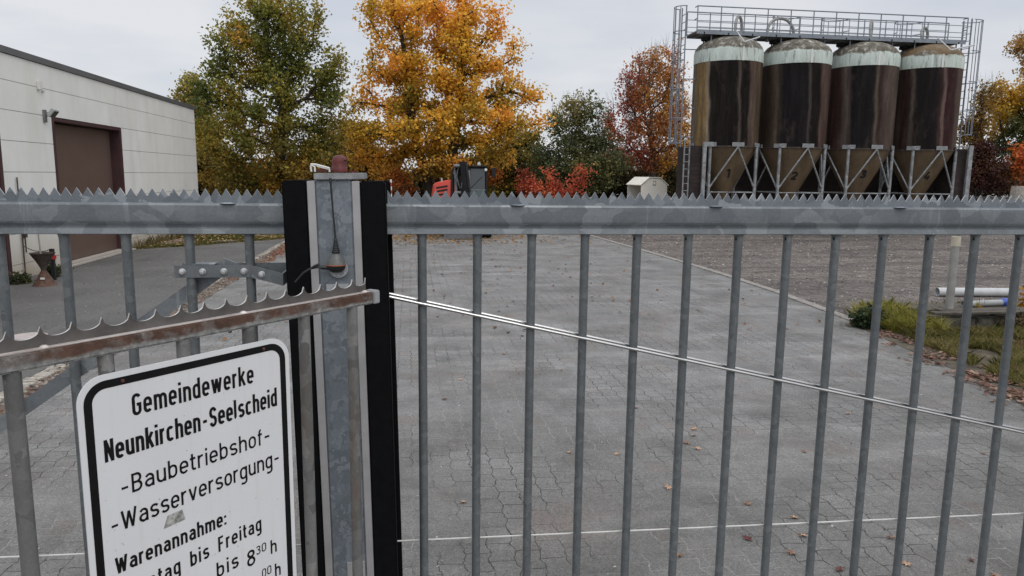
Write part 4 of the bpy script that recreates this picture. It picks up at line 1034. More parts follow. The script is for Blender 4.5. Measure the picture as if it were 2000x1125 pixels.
# cab
cab = exb('cab_shell', 'ex_black', .12, .78, .12, 1.25, 1.16, 2.40, .02)
exb('cab_roof', 'ex_black', .08, .80, -.02, 1.30, 2.405, 2.47, .02, cab)
for x in (.10, .72): m = MB(); m.beam((x+.03, .04, 1.16), (x+.03, .06, 2.40), .07, .07); m.build('pillar', 'ex_black', cab)
m = MB(); m.add([(.165, .05, 1.66), (.69, .05, 1.66), (.69, .08, 2.36), (.19, .08, 2.36)], [(0, 1, 2, 3)]); m.add([(.165, .07, 1.66), (.69, .07, 1.66), (.69, .10, 2.36), (.19, .10, 2.36)], [(3, 2, 1, 0)]); m.build('windscreen', 'glass', cab)
m = MB(); m.box(.165, .69, .05, .07, 1.20, 1.62); m.build('lower_window', 'glass2', cab)
m = MB(); m.box(.15, .71, .03, .049, 1.625, 1.65); m.build('window_rail', 'pvc_old', cab)
m = MB(); m.tube((.2, .035, 1.7), (.60, .035, 2.1), .010, 6); m.build('wiper', 'ex_black', cab)
m = MB(); m.lathe([(.06, 0), (.07, .05), (.05, .07), (.05, .11), (.0002, .13)], 12, (.50, .3, 2.47)); m.build('beacon', 'pvc', cab, smooth=True)
m = MB(); m.path([(.71, .0, 2.33), (.71, -.04, 2.33)], .05, 12); m.build('work_light', 'white_plastic', cab, smooth=True)
m = MB(); m.path([(.80, .1, 2.1), (.98, .0, 2.2), (.98, .0, 2.35)], .015, 6); m.cur = 1; m.box(.93, 1.06, -.02, .02, 2.08, 2.40); m.build('mirror', ['ex_black', 'ex_black'], cab)
# boom folded upright beside the cab
m = MB(); m.beam((-.15, -.30, 1.05), (-.22, -.15, 2.15), .26, .30); m.beam((-.22, -.15, 2.10), (-.18, -.35, 2.46), .24, .26); m.build('boom', 'ex_black', ex, bevel=.03)
m = MB(); m.beam((-.10, -.62, 2.52), (.02, -.70, 1.55), .20, .22); m.beam((-.20, -.42, 2.50), (.0, -.62, 2.50), .2, .16); m.beam((.0, -.72, 1.6), (.0, -.80, 1.15), .17, .16); m.build('arm', 'ex_black', ex, bevel=.03)
m = MB(); m.tube((-.32, -.42, 1.25), (-.36, -.36, 2.30), .05, 10); m.tube((.10, -.60, 1.7), (.08, -.55, 2.3), .04, 10); m.build('hydraulic_cylinder', 'ex_grey', ex, smooth=True)
for bx_, bz_ in ((-.33, 2.44), (-.06, 2.50), (-.28, 1.55), (.02, 1.62)):
    m = MB(); m.tube((bx_-.10, -.55, bz_), (bx_+.10, -.55, bz_), .055, 10); m.build('pivot_pin', 'ex_grey', ex, smooth=True)
m = MB(); m.beam((-.46, -.35, 1.35), (-.44, -.30, 2.25), .09, .12); m.beam((-.44, -.30, 2.25), (-.30, -.40, 2.45), .09, .1); m.build('boom_guard', 'ex_black', ex, bevel=.01)
m = MB(); m.path([(-.30, -.5, 1.9), (-.42, -.5, 2.2), (-.36, -.5, 2.47), (-.18, -.52, 2.50), (-.05, -.6, 2.2)], .02, 6); m.path([(-.22, -.5, 1.7), (-.32, -.5, 2.1), (-.26, -.5, 2.42), (-.10, -.55, 2.45)], .018, 6); m.path([(-.16, -.62, 2.3), (-.13, -.66, 2.0), (-.18, -.62, 1.7)], .02, 6); m.build('hose', 'ex_grey', ex, smooth=True)
m = MB(); m.prism([(-1.05, .5), (-.95, .9), (-.75, 1.15), (-.55, 1.1), (-.6, .7), (-.8, .45)], 0, -.25, .25); m.build('bucket', 'ex_black', ex, bevel=.02)

# ------------------------------------------------------------------ cream hut
hc = aty(1262, 400, 31.0)
ht = empty('storage_hut', (hc[0], 31.0, 0), 'small cream gabled plastic hut open at its left side, beyond the gravel lot', 'hut', R(3))
m = MB()
w_, d_, e_, a_ = .58, .85, 1.82, 2.10     # half width, half depth, eaves, apex (gable faces local -Y)
gab = [(-w_, .05), (w_, .05), (w_, e_), (.22, a_), (-.22, a_), (-w_, e_)]
m.prism(gab, 1, -d_, -d_+.04); m.prism(gab, 1, d_-.04, d_)
m.box(w_-.03, w_, -d_+.04, d_-.04, .05, e_); m.box(-w_, -w_+.03, -d_+.04, d_-.04, .05, 1.0)
m.build('shell', 'hut', ht, fixn=True)
m = MB(); rp = [(-w_-.05, e_-.03), (-.23, a_+.02), (.23, a_+.02), (w_+.05, e_-.03), (w_+.05, e_+.0), (.24, a_+.05), (-.24, a_+.05), (-w_-.05, e_+.0)]
m.prism(rp, 1, -d_-.05, d_+.05); m.build('roof', 'hut', ht, fixn=True)
m = MB(); m.box(-w_+.035, w_-.035, -d_+.045, d_-.045, .05, .9); m.build('inner_bin', 'hut_dark', ht)
m = MB(); m.box(-.07, .07, -d_-.012, -d_-.002, 1.80, 1.98); sb = m.build('label_plate', 'joint_dark', ht)
m = MB(); m.box(-.045, .045, -d_-.018, -d_-.013, 1.83, 1.95); m.build('label_face', 'hut', sb)

# ------------------------------------------------------------------ right-hand corner: pipes, low wall
wl = empty('low_block_wall', (8.5, 9.6, 0), 'low crumbling concrete wall with weathered boards behind the right gate bars', 'wall'); wl.location = (0, 0, 0)
A = atz(1829, 650); B = atz(2080, 668)
def P2(x, y): return (x, y)
m = MB(); x = A[0]
while x < 10.6:
    wd = random.uniform(.18, .6); jz = random.uniform(-.06, .02); jy = random.uniform(-.04, .06)
    m.box(x, x+wd-.01, A[1]+jy, A[1]+.32+jy, 0, .235+jz); x += wd
m.build('concrete_block', 'concrete', wl, bevel=.015)
m = MB(); m.box(A[0]-.06, 10.6, A[1]-.03, A[1]+.13, .262, .292); m.box(A[0]+.2, 10.6, A[1]+.16, A[1]+.34, .262, .288); m.build('board', 'board', wl, bevel=.005)
bb = aty(1853, 606, 9.62)
pp = empty('standpipe', (bb[0], 9.62, .29), 'upright grey pipe with a beige collar standing on the low wall', 'pipe')
tp = aty(1861, 470, 9.62); hh = tp[2]-.29
m = MB(); m.tube((0, 0, 0), (0, 0, hh-.02), .055, 20); m.build('tube', 'pipe_post', pp, smooth=True)
m = MB(); m.lathe([(.062, hh-.08), (.062, hh+.06), (.050, hh+.062), (.050, hh)], 20); m.build('collar', 'beige', pp, smooth=True)
a = atz(1826, 578); b = atz(1962, 578); Yp = (a[1]+b[1])/2
def openpipe(m, p0, p1, ro, ri, n=24):
    p0 = Vector(p0); p1 = Vector(p1); m.path([p0, p1], ro, n, cap=False); m.path([p0+(p1-p0)*.0005, p1], ri, n, cap=False)
    m.path([p0, p0+(p1-p0)*.0005], [ro, ri], n, cap=False); m.path([p1, p1-(p1-p0)*.0005], [ro, ri], n, cap=False)
m = MB(); openpipe(m, (a[0], Yp, .085), (b[0], Yp-.15, .085), .082, .075); tag(m.build('grey_pipe', 'pvc', smooth=True), 'longer light grey pipe lying on the gravel, behind the low wall', 'pipe', 'grey pipes lying by the low wall')
q0 = aty(1881, 594, 10.6); q1 = aty(1960, 591, 10.7)
g2 = empty('grey_pipe', (q0[0], 10.6, 0), 'lower grey pipe closed by a round blue cap, beside the low wall', 'pipe', group='grey pipes lying by the low wall')
m = MB(); openpipe(m, (0, 0, q0[2]), (q1[0]-q0[0], .1, q1[2]), .052, .046); m.build('tube', 'pvc_old', g2, smooth=True)
m = MB(); m.path([(q1[0]-q0[0]-.06, .09, q1[2]), (q1[0]-q0[0]-.02, .1, q1[2]), (q1[0]-q0[0]+.10, .11, q1[2]), (q1[0]-q0[0]+.13, .11, q1[2])], [.05, .072, .072, .045], 24); m.build('end_cap', 'blue', g2, smooth=True)
m = MB(); m.box(8.0, 10.9, 10.4, 11.0, 0, q0[2]-.055); tag(m.build('plank_stack', 'board', bevel=.01), 'flat dark timber bed under the lower grey pipe', 'planks')
# far retaining wall at right
fw = empty('retaining_wall', (30, 33, 0), 'low grey block wall beyond the right end of the silos', 'wall'); fw.location = (0, 0, 0)
m = MB(); x = 25.2
while x < 60: m.box(x, x+1.15, 32, 32.6, 0, 1.22+random.uniform(-.04, .04)); x += 1.2
m.build('block', 'concrete', fw, bevel=.03)
m = MB(); m.box(25, 60, 31.9, 32.7, 1.27, 1.38); m.build('coping', 'concrete', fw, bevel=.02)
tk = aty(1990, 372, 30.5)
m = MB(); m.lathe([(.38, 0), (.40, .6), (.36, 1.2), (.30, tk[2]+.2)], 16, (tk[0], 30.5, 0)); tag(m.build('concrete_stump', 'pebble', smooth=True), 'pale squat concrete stump in front of the far block wall', 'post')
mp = aty(763.5, 365, 21)
m = MB()
for i in range(20):
    m.cur = i % 2; m.tube((mp[0], 21, i*.1), (mp[0], 21, i*.1+.1), .028, 10)
tag(m.build('marker_pole', ['red_band', 'white_plastic']), 'thin red and white striped pole just right of the gate post', 'pole')

# ------------------------------------------------------------------ vegetation
def leaf_mesh(name, C, size, cols, parent=None, up=0.0, aspect=1.35):
    """C (n,3) centres, size (n,), cols (n,3): one folded quad each"""
    n = len(C); C = np.asarray(C); 
    nrm = rng.normal(size=(n, 3)); nrm[:, 2] = np.abs(nrm[:, 2])+up; nrm /= np.linalg.norm(nrm, axis=1)[:, None]
    t = np.cross(nrm, rng.normal(size=(n, 3))); t /= np.linalg.norm(t, axis=1)[:, None]; bvec = np.cross(nrm, t)
    s = size[:, None]
    V = np.stack([C-t*s*aspect*.5, C+bvec*s*.5-t*s*.08+nrm*s*.1, C+t*s*aspect*.5, C-bvec*s*.5-t*s*.08+nrm*s*.1], 1).reshape(-1, 3)
    me = bpy.data.meshes.new(name); me.vertices.add(4*n); me.vertices.foreach_set('co', V.astype(np.float32).ravel())
    me.loops.add(4*n); me.loops.foreach_set('vertex_index', np.arange(4*n, dtype=np.int32))
    me.polygons.add(n); me.polygons.foreach_set('loop_start', np.arange(0, 4*n, 4, dtype=np.int32)); me.polygons.foreach_set('loop_total', np.full(n, 4, dtype=np.int32))
    me.update(calc_edges=True)
    at = me.attributes.new('col', 'FLOAT_COLOR', 'FACE'); at.data.foreach_set('color', np.concatenate([cols, np.ones((n, 1))], 1).astype(np.float32).ravel())
    me.materials.append(MAT['leaf'])
    o = bpy.data.objects.new(name, me); COL.objects.link(o)
    if parent: o.parent = parent
    return o
def clump(C, sc_, off=0.0):
    return np.array([mnoise.noise(Vector((c[0]*sc_+off, c[1]*sc_, c[2]*sc_))) for c in C])
def palette(C, pal, sc_=.9, jit=.35, off=0.0, bias=0.0):
    """pal: list of colours, chosen by clump noise plus jitter"""
    pal = np.array(pal); k = len(pal)
    v = .5+.85*clump(C, sc_, off)+rng.normal(0, jit*.5, len(C))+bias
    v = np.clip(v, 0, .9999)*(k-1); i = v.astype(int); f = (v-i)[:, None]
    c = pal[i]*(1-f)+pal[np.minimum(i+1, k-1)]*f
    return np.clip(c*rng.uniform(.72, 1.25, (len(C), 1)), 0, 1)
def ell(lst, Y, dep=.68):
    o = []
    for e in lst:
        cx, cy, rx, ry = e[:4]; c = aty(cx, cy, Y); d = np.linalg.norm(ray(cx, cy)); s = Y/ray(cx, cy)[1]/F
        o.append((c, np.array([rx*s, max(rx, ry)*s*dep, ry*s]), e[4] if len(e) > 4 else 1.0))
    return o
def sample(es, n, shell=.5, void=None, voidsc=.75):
    vol = np.array([e[1].prod()*e[2] for e in es]); cnt = rng.multinomial(n, vol/vol.sum()); P = []
    for (c, r_, w_), k in zip(es, cnt):
        d = rng.normal(size=(k, 3)); d /= np.linalg.norm(d, axis=1)[:, None]
        P.append(c+d*r_*(rng.uniform(0, 1, (k, 1))**(shell)))
    P = np.concatenate(P)
    if void is not None: P = P[clump(P, voidsc, 17) > void]
    return P
def grow(stems, att, step=.32, infl=3.0, kill=.55, iters=90, up=.08):
    nodes = []; par = []
    for st in stems:
        last = st.get('from', -1)
        for p in st['pts']:
            nodes.append(Vector(p)); par.append(last); last = len(nodes)-1
    att = [Vector(a) for a in att]
    for it in range(iters):
        kd = kdtree.KDTree(len(nodes))
        for i, p in enumerate(nodes): kd.insert(p, i)
        kd.balance(); acc = {}; keep = []
        for a in att:
            _, i, d = kd.find(a)
            if d < kill: continue
            keep.append(a)
            if d < infl or it < 3: acc.setdefault(i, Vector((0, 0, 0))); acc[i] += (a-nodes[i]).normalized()
        att = keep
        if not acc or not att: break
        for i, d in acc.items():
            d = d.normalized()+Vector((random.gauss(0, .18), random.gauss(0, .18), random.gauss(0, .12)+up))
            nodes.append(nodes[i]+d.normalized()*step); par.append(i)
    return nodes, par
def tree(name, label, base, stems, es, Y, natt, nleaf, lsize, pal, cat='tree', group=None, trunk_r=.16, bark='bark', step=.33, kill=.55, spread=.24, twigs=0, csc=.6, colf=None, up=.08, minr=.010, infl=3.0, leafup=.2, shell=.30, seed=None, void=-.10, voidsc=1.0):
    global rng
    if seed is not None: rng = np.random.default_rng(seed); random.seed(seed)
    root = empty(name, base, label, cat, group=group)
    b = Vector(base)
    nodes, par = grow([{'pts': [Vector(p)-b for p in s_]} for s_ in stems], sample(es, natt, shell, void, voidsc)-np.array(base), step, infl=infl, kill=kill, up=up)
    n = len(nodes); ch = [0]*n; r_ = [0.0]*n; kids = [[] for _ in range(n)]
    for i, p in enumerate(par):
        if p >= 0: kids[p].append(i)
    E = 2.1
    acc = [0.0]*n
    for i in range(n-1, -1, -1):
        if not kids[i]: acc[i] = 1.0
        if par[i] >= 0: acc[par[i]] += acc[i]
    mx = max(acc)
    rad = [max(minr, trunk_r*(a/mx)**(1/E)) for a in acc]
    m = MB()
    for i, p in enumerate(par):
        if p < 0: continue
        ra = min(rad[p], rad[i]*1.35); sd_ = 9 if rad[i] > .08 else (5 if rad[i] > .025 else 3)
        a_ = nodes[p]; m.path([a_, nodes[i]], [ra, rad[i]], sd_, cap=False)
    tips = [i for i in range(n) if acc[i] <= 3.0]
    for _ in range(twigs):
        i = random.choice(tips); p = nodes[i]
        d = (p-Vector((0, 0, es[0][0][2]*.55))).normalized(); d = (d+Vector((random.gauss(0, .35), random.gauss(0, .35), .55+random.gauss(0, .3)))).normalized()
        l_ = random.uniform(.35, 1.0); q_ = p+d*l_*.5+Vector((random.gauss(0, .05),)*3); m.path([p, q_, p+d*l_+Vector((0, 0, .08))], [.008, .006, .003], 3, cap=False)
    m.build('trunk', bark, root, smooth=True)
    tp_ = np.array([tuple(nodes[i]) for i in tips]); q5 = max(1, nleaf//10); k = rng.integers(0, len(tp_), q5)
    cen = tp_[k]+rng.normal(0, spread, (q5, 3))*np.array([1, 1, .75]); nleaf = q5*10
    Cc = np.repeat(cen, 10, 0)+rng.normal(0, lsize*1.25, (nleaf, 3))
    size = lsize*rng.uniform(.65, 1.3, nleaf)
    W_ = Cc+np.array(base)
    cols = colf(W_) if colf else palette(W_, pal, csc, off=base[0])
    leaf_mesh('crown', Cc, size, cols, root, up=leafup)
    return root

GREEN = [(.10, .125, .034), (.165, .18, .04), (.25, .24, .046), (.36, .29, .05), (.50, .29, .05)]
def colA(Wp):
    c = palette(Wp, GREEN, .7, .35)
    low = np.clip((4.5-Wp[:, 2])/4+clump(Wp, .5, 9)*.7, 0, 1)[:, None]*(rng.uniform(0, 1, (len(Wp), 1)) < .75)
    warm = palette(Wp, [(.15, .10, .028), (.28, .16, .033), (.46, .23, .04)], .8, .5)
    return c*(1-low)+warm*low
YA = 31.0
bA = atz(549, 449); gA = (bA[0], YA, 0); bx = aty(549, 400, YA)[0]; gA = (bx, YA, 0)
esA = ell([(440, 30, 30, 32), (595, 60, 45, 70), (480, 20, 40, 45), (432, 70, 34, 48), (475, 105, 58, 75), (428, 195, 58, 62), (402, 262, 36, 55), (652, 132, 30, 45), (660, 225, 30, 65), (545, 60, 90, 90), (520, 18, 60, 26), (437, 62, 30, 42), (440, 190, 60, 75), (430, 120, 28, 30), (540, 190, 110, 100), (635, 165, 42, 62), (655, 125, 20, 28), (520, 285, 138, 72), (610, 285, 75, 70), (500, 345, 120, 35)], YA)
tree('maple_tree', 'tall green maple turning orange beside the white hall, trunk behind the gate', gA, [[(bx, YA, 0), (bx, YA, .8), (bx+.02, YA, 1.6), (bx, YA, 2.4), (bx+.06, YA, 3.2), (bx+.12, YA, 4.0), (bx+.2, YA, 4.8)]], esA, YA, 1900, 48000, .090, GREEN, trunk_r=.23, colf=colA, seed=11, kill=.62, void=-.16, voidsc=1.05)
YB = 33.5
def PB(x, y, dy=0): return tuple(aty(x, y, YB+dy))
YEL = [(.42, .30, .045), (.62, .38, .05), (.84, .48, .06), (.92, .52, .075), (.85, .36, .06)]
def colB(Wp):
    c = palette(Wp, YEL, .6, .4, 3)
    g = palette(Wp, [(.12, .15, .03), (.26, .22, .03)], .8, .4)
    f = np.clip(clump(Wp, .45, 30)*2.0-.15+(5.2-Wp[:, 2])*.09, 0, .8)[:, None]; f = f*(rng.uniform(0, 1, (len(Wp), 1)) < .8)
    lo = np.clip((3.8-Wp[:, 2])/3, 0, .55)[:, None]
    c = c*(1-f)+g*f
    return c*(1-lo)+np.array([.30, .15, .03])*lo
bs = aty(848, 400, YB)[0]
esB = ell([(700, 175, 32, 38), (735, 40, 30, 60), (1000, 120, 32, 50), (1030, 190, 28, 45), (700, 260, 38, 60), (1045, 235, 32, 40), (850, 40, 118, 75), (810, 12, 60, 30), (895, 10, 70, 30), (752, 62, 38, 52), (965, 60, 40, 52), (860, 150, 140, 85), (745, 185, 62, 62), (985, 170, 55, 52), (870, 250, 170, 65), (1025, 225, 40, 38), (715, 240, 48, 48), (745, 315, 85, 50), (860, 320, 150, 30, .5), (960, 290, 60, 40)], YB)
tree('maple_tree', 'large golden yellow maple with several dark stems behind the excavator', (bs, YB, 0), [
    [(bs, YB, 0), (bs-.05, YB, .6), (bs-.2, YB, 1.2), PB(833, 340), PB(818, 300), PB(808, 255), PB(800, 205), PB(797, 160)],
    [(bs+.12, YB, 0), (bs+.2, YB, 1.0), PB(855, 340), PB(857, 300), PB(858, 260), PB(868, 215), PB(880, 180)],
    [(bs+.45, YB+.3, 0), (bs+.6, YB+.3, 1.0), PB(882, 320), PB(886, 280), PB(892, 240), PB(898, 190), PB(900, 140)]], esB, YB, 2100, 56000, .102, YEL, trunk_r=.24, colf=colB, seed=23, kill=.64, void=-.14, voidsc=1.0)
YC = 38.0
DG = [(.075, .10, .045), (.12, .14, .06), (.20, .20, .08), (.33, .27, .09)]
def tr(name, label, cx, Y, es_px, natt, nleaf, ls, pal, by=400, **kw):
    x = aty(cx, by, Y)[0]; es_ = ell(es_px, Y); zt = min(e[0][2]-e[1][2]*.3 for e in es_); zt = max(.6, zt)
    st = [[(x, Y, 0)]+[(x+random.gauss(0, .05), Y+random.gauss(0, .05), z) for z in np.arange(.5, zt+.51, .5)]]
    return tree(name, label, (x, Y, 0), st, es_, Y, natt, nleaf, ls, pal, **kw)
tr('leafy_tree', 'dark green pointed tree between the yellow maple and the red tree', 1130, YC, [(1130, 320, 85, 60), (1115, 262, 52, 50), (1062, 315, 30, 40), (1185, 320, 45, 50), (1128, 205, 20, 40, 1.5), (1098, 215, 14, 36, 1.5), (1158, 235, 20, 35, 1.5), (1080, 250, 22, 30)], 1900, 20000, .098, DG, twigs=260, seed=31, spread=.27, void=-.02, up=.2)
YD = 40.0
RED = [(.14, .045, .035), (.26, .065, .035), (.36, .12, .035), (.46, .23, .04), (.50, .30, .05)]
def colD(Wp):
    xx = (Wp[:, 0]-aty(1268, 200, YD)[0])/3.2
    c = palette(Wp, RED, .6, .4, 5)
    f = np.clip(.5+xx*.9+clump(Wp, .5, 2)*.8, 0, 1)[:, None]
    return palette(Wp, [(.20, .06, .055), (.36, .09, .06), (.48, .14, .07)], .8, .5)*(1-f)+palette(Wp, [(.50, .23, .05), (.70, .40, .06), (.42, .13, .05)], .8, .5)*f
tr('cherry_tree', 'half-bare tree with red and orange leaves beside the silo ladder', 1272, YD, [(1272, 190, 62, 85), (1300, 125, 35, 45, .6), (1225, 235, 52, 52), (1278, 275, 85, 55), (1320, 230, 40, 70), (1215, 290, 50, 40), (1190, 250, 22, 35, .7)], 2400, 19000, .098, RED, twigs=1100, colf=colD, seed=41, trunk_r=.19, bark='bark_grey', up=.22, kill=.5, spread=.3)
# trees behind
tr('birch_tree', 'pale yellow birch top showing over the end of the white hall', 372, 38, [(368, 190, 32, 40), (362, 160, 20, 28), (395, 220, 30, 40), (385, 280, 30, 60)], 420, 8000, .12, [(.25, .22, .05), (.42, .34, .08), (.36, .24, .06)], seed=51, trunk_r=.12, bark='bark_grey')
tr('broadleaf_tree', 'brownish orange tree filling the gap between green and yellow maples', 690, 40, [(690, 300, 60, 70), (650, 320, 60, 60), (725, 340, 60, 45)], 700, 17000, .12, [(.15, .13, .035), (.30, .19, .045), (.45, .24, .045), (.22, .19, .05)], seed=52)
tr('broadleaf_tree', 'olive and ochre tree right of the excavator, behind it', 985, 40, [(980, 320, 60, 55), (1030, 310, 40, 60), (935, 340, 50, 40)], 600, 16000, .115, [(.12, .12, .04), (.25, .20, .05), (.40, .28, .05), (.20, .20, .05)], seed=53)
tr('broadleaf_tree', 'low orange-brown tree at the foot of the green maple', 440, 38, [(440, 335, 65, 45), (520, 345, 60, 35), (600, 345, 60, 35)], 500, 15000, .115, [(.08, .085, .03), (.16, .13, .035), (.33, .20, .045), (.12, .12, .04)], seed=54)
tr('broadleaf_tree', 'dark olive bush mass left of the cream hut', 1190, 44, [(1180, 345, 75, 38), (1250, 345, 70, 38), (1300, 335, 50, 45)], 700, 19000, .12, [(.04, .046, .022), (.08, .075, .035), (.14, .10, .04), (.06, .07, .03)], seed=55)
tr('bare_tree', 'nearly bare dark tree with crooked branches right of the silos', 1905, 34, [(1905, 235, 30, 75), (1925, 190, 40, 40), (1890, 260, 30, 50)], 230, 2200, .12, [(.20, .11, .03), (.30, .20, .05)], seed=61, trunk_r=.11, bark='bark', twigs=200, up=.2, step=.4, kill=.8)
tr('broadleaf_tree', 'yellow-topped green tree at the right edge, below a higher pale branch', 1985, 37, [(1985, 250, 50, 75), (2040, 200, 60, 70), (1960, 210, 30, 50), (2040, 290, 70, 60)], 800, 22000, .11, [(.04, .055, .02)], seed=62,
   colf=lambda Wp: (lambda f: palette(Wp, [(.05, .06, .02), (.10, .11, .03), (.17, .16, .04)], .7, .4)*(1-f)+palette(Wp, [(.45, .26, .03), (.60, .36, .04)], .7, .4)*f)(np.clip((Wp[:, 2]-5.3+clump(Wp, .6)*2.2)/1.1, 0, 1)[:, None]))
tr('broadleaf_tree', 'sparse orange-leaved tree crown high at the right edge', 2040, 42, [(2000, 105, 32, 42), (2050, 90, 60, 80), (2060, 160, 60, 60)], 500, 8000, .11, [(.36, .20, .08), (.48, .28, .08), (.30, .22, .08)], seed=63, trunk_r=.14, twigs=120)
tr('shrub', 'dark red-brown shrub between the silos and the bare tree', 1915, 33.5, [(1910, 320, 32, 42), (1945, 345, 35, 35), (1895, 345, 25, 30)], 350, 8500, .095, [(.045, .020, .020), (.085, .035, .032), (.14, .07, .03)], cat='shrub', seed=64, trunk_r=.07, bark='bark')
tr('shrub', 'bright orange-red bush at the right edge above the block wall', 2000, 33.2, [(2003, 315, 24, 36), (2040, 320, 40, 45)], 260, 4200, .13, [(.50, .11, .04), (.65, .18, .05), (.50, .22, .05)], cat='shrub', seed=65, trunk_r=.06)
REDB = [(.26, .06, .035), (.50, .10, .055), (.72, .19, .09), (.60, .22, .07)]
for i, (cx, es_, lab) in enumerate(((1023, [(1015, 358, 26, 24), (1032, 340, 14, 20), (1046, 372, 30, 18)], 'bright red bush right of the excavator, widest of the red bushes'),
    (1075, [(1070, 345, 9, 24), (1084, 374, 22, 16)], 'narrow upright red bush in the middle of the row'),
    (1135, [(1140, 345, 10, 26), (1118, 370, 22, 18), (1150, 368, 12, 18)], 'tall pointed red bush closest to the cream hut'),
    (778, [(775, 350, 22, 25), (800, 365, 25, 25)], 'dull orange-red bush left of the excavator'),
    (962, [(962, 350, 14, 32), (985, 370, 22, 22)], 'orange-red bush touching the excavator cab'))):
    tr('red_bush', lab, cx, 32.5+.4*(i % 3), es_, 150, 800 if i else 1300, .085, REDB if i < 3 else [(.22, .06, .02), (.42, .13, .03), (.5, .2, .04)], cat='shrub', group='red bushes in front of the trees', seed=70+i, trunk_r=.04, spread=.16, step=.22, kill=.35, minr=.006)
# far wood: dark understorey behind everything
def far_wood():
    es_ = [(x, 358, 70, 34+random.uniform(-8, 12)) for x in range(360, 1400, 70)]
    e = ell(es_, 47); P = sample(e, 42000, .8)
    o = leaf_mesh('far_wood', P, .2*rng.uniform(.7, 1.3, len(P)), palette(P, [(.02, .024, .012), (.045, .04, .018), (.10, .07, .02), (.05, .055, .02)], .5, .4), up=.2)
    tag(o, 'dense dark undergrowth behind the row of trees', 'undergrowth', kind='stuff')
    e = ell([(x, 355, 70, 32) for x in range(1880, 2200, 60)], 46); P = sample(e, 14000, .8)
    o = leaf_mesh('far_wood', P, .2*rng.uniform(.7, 1.3, len(P)), palette(P, [(.02, .024, .012), (.05, .035, .018), (.10, .06, .02)], .5, .4), up=.2)
    tag(o, 'dark undergrowth behind the far block wall at the right', 'undergrowth', kind='stuff')
rng = np.random.default_rng(5); random.seed(5); far_wood()

# grass, weeds, litter
def blades(name, label, P, hgt, cols, kind='stuff', cat='grass', wid=.006, lean=.35):
    n = len(P); a = rng.uniform(0, 2*np.pi, n); h = hgt*rng.uniform(.4, 1.2, n); l = rng.normal(0, lean, (n, 2))*h[:, None]
    t = np.stack([np.cos(a), np.sin(a), np.zeros(n)], 1)*wid
    base = np.concatenate([P, np.zeros((n, 1))], 1) if P.shape[1] == 2 else P
    mid = base+np.concatenate([l*.35, (h*.6)[:, None]], 1); tip = base+np.concatenate([l, h[:, None]], 1)
    V = np.stack([base-t, base+t, mid+t*.7, tip, mid-t*.7], 1).reshape(-1, 3)
    me = bpy.data.meshes.new(name); me.vertices.add(5*n); me.vertices.foreach_set('co', V.astype(np.float32).ravel())
    me.loops.add(5*n); me.loops.foreach_set('vertex_index', np.arange(5*n, dtype=np.int32)); me.polygons.add(n)
    me.polygons.foreach_set('loop_start', np.arange(0, 5*n, 5, dtype=np.int32)); me.polygons.foreach_set('loop_total', np.full(n, 5, dtype=np.int32)); me.update(calc_edges=True)
    at = me.attributes.new('col', 'FLOAT_COLOR', 'FACE'); at.data.foreach_set('color', np.concatenate([cols, np.ones((n, 1))], 1).astype(np.float32).ravel())
    me.materials.append(MAT['leaf']); o = bpy.data.objects.new(name, me); COL.objects.link(o)
    return tag(o, label, cat, kind=kind)
def pcol(P, pal, s=1.0, j=.4):
    P3 = np.concatenate([P[:, :2], np.zeros((len(P), 1))], 1); return palette(P3, pal, s, j)
def inpoly(poly, n):
    poly = np.array(poly); lo, hi = poly.min(0), poly.max(0); out = []
    while len(out) < n:
        q = rng.uniform(lo, hi, (n, 2)); x, y = q[:, 0], q[:, 1]; ins = np.zeros(n, bool); j = len(poly)-1
        for i in range(len(poly)):
            xi, yi = poly[i]; xj, yj = poly[j]
            c = ((yi > y) != (yj > y)) & (x < (xj-xi)*(y-yi)/(yj-yi+1e-12)+xi); ins ^= c; j = i
        out += list(q[ins])
    return np.array(out[:n])
def patchy(P, sc_, thr):
    v = clump(np.concatenate([P, np.zeros((len(P), 1))], 1), sc_, 3); return P[v > thr]
GRASS = [(.07, .07, .025), (.14, .135, .035), (.22, .20, .06), (.34, .28, .13), (.20, .13, .06)]
verge = [(-7.6, 21.4), (-6.5, 22.2), (-5.4, 23.4), (-4.0, 24.8), (-4.0, 30), (-7.6, 30)]
sheet('verge_soil', verge, .005, 'soil')
P = inpoly(verge, 26000); P = patchy(P, .9, -.2); blades('verge_grass', 'thin mossy grass strip along the far end of the hall', P, .06, pcol(P, [(.05, .055, .018), (.11, .12, .025), (.17, .16, .04), (.13, .09, .04)]), lean=.6, wid=.01)
Pl = np.stack([rng.uniform(-7.58, -7.4, 800), rng.uniform(21.3, 28.2, 800)], 1); blades('wall_weeds', 'dry weeds growing along the foot of the white hall wall', Pl, .30, pcol(Pl, [(.10, .09, .03), (.22, .17, .08), (.15, .13, .05)]), wid=.006, cat='weeds', lean=.25)
e0 = atz(1660, 632); e1 = atz(1730, 665); e2 = atz(1820, 705); e3 = atz(1900, 740); e4 = atz(2010, 800)
bed = [(e0[0], e0[1]), (e1[0], e1[1]), (e2[0], e2[1]), (e3[0], e3[1]), (e4[0], e4[1]), (11, 6.2), (12, 10.7), (9.5, 11.6), (7.2, 11.2)]
bed_soil = sheet('soil_bed', bed, .012, 'bed_soil')
P = inpoly([(6.72, 9.3), (7.35, 9.0), (7.75, 10.9), (6.85, 10.4)], 8000); P = patchy(P, 2.5, -.15); blades('grass_clump', 'dense yellow-green grass clump left of the low wall', P, .26, pcol(P, [(.14, .15, .03), (.27, .26, .05), (.40, .35, .10)], 2), wid=.004, lean=.6)
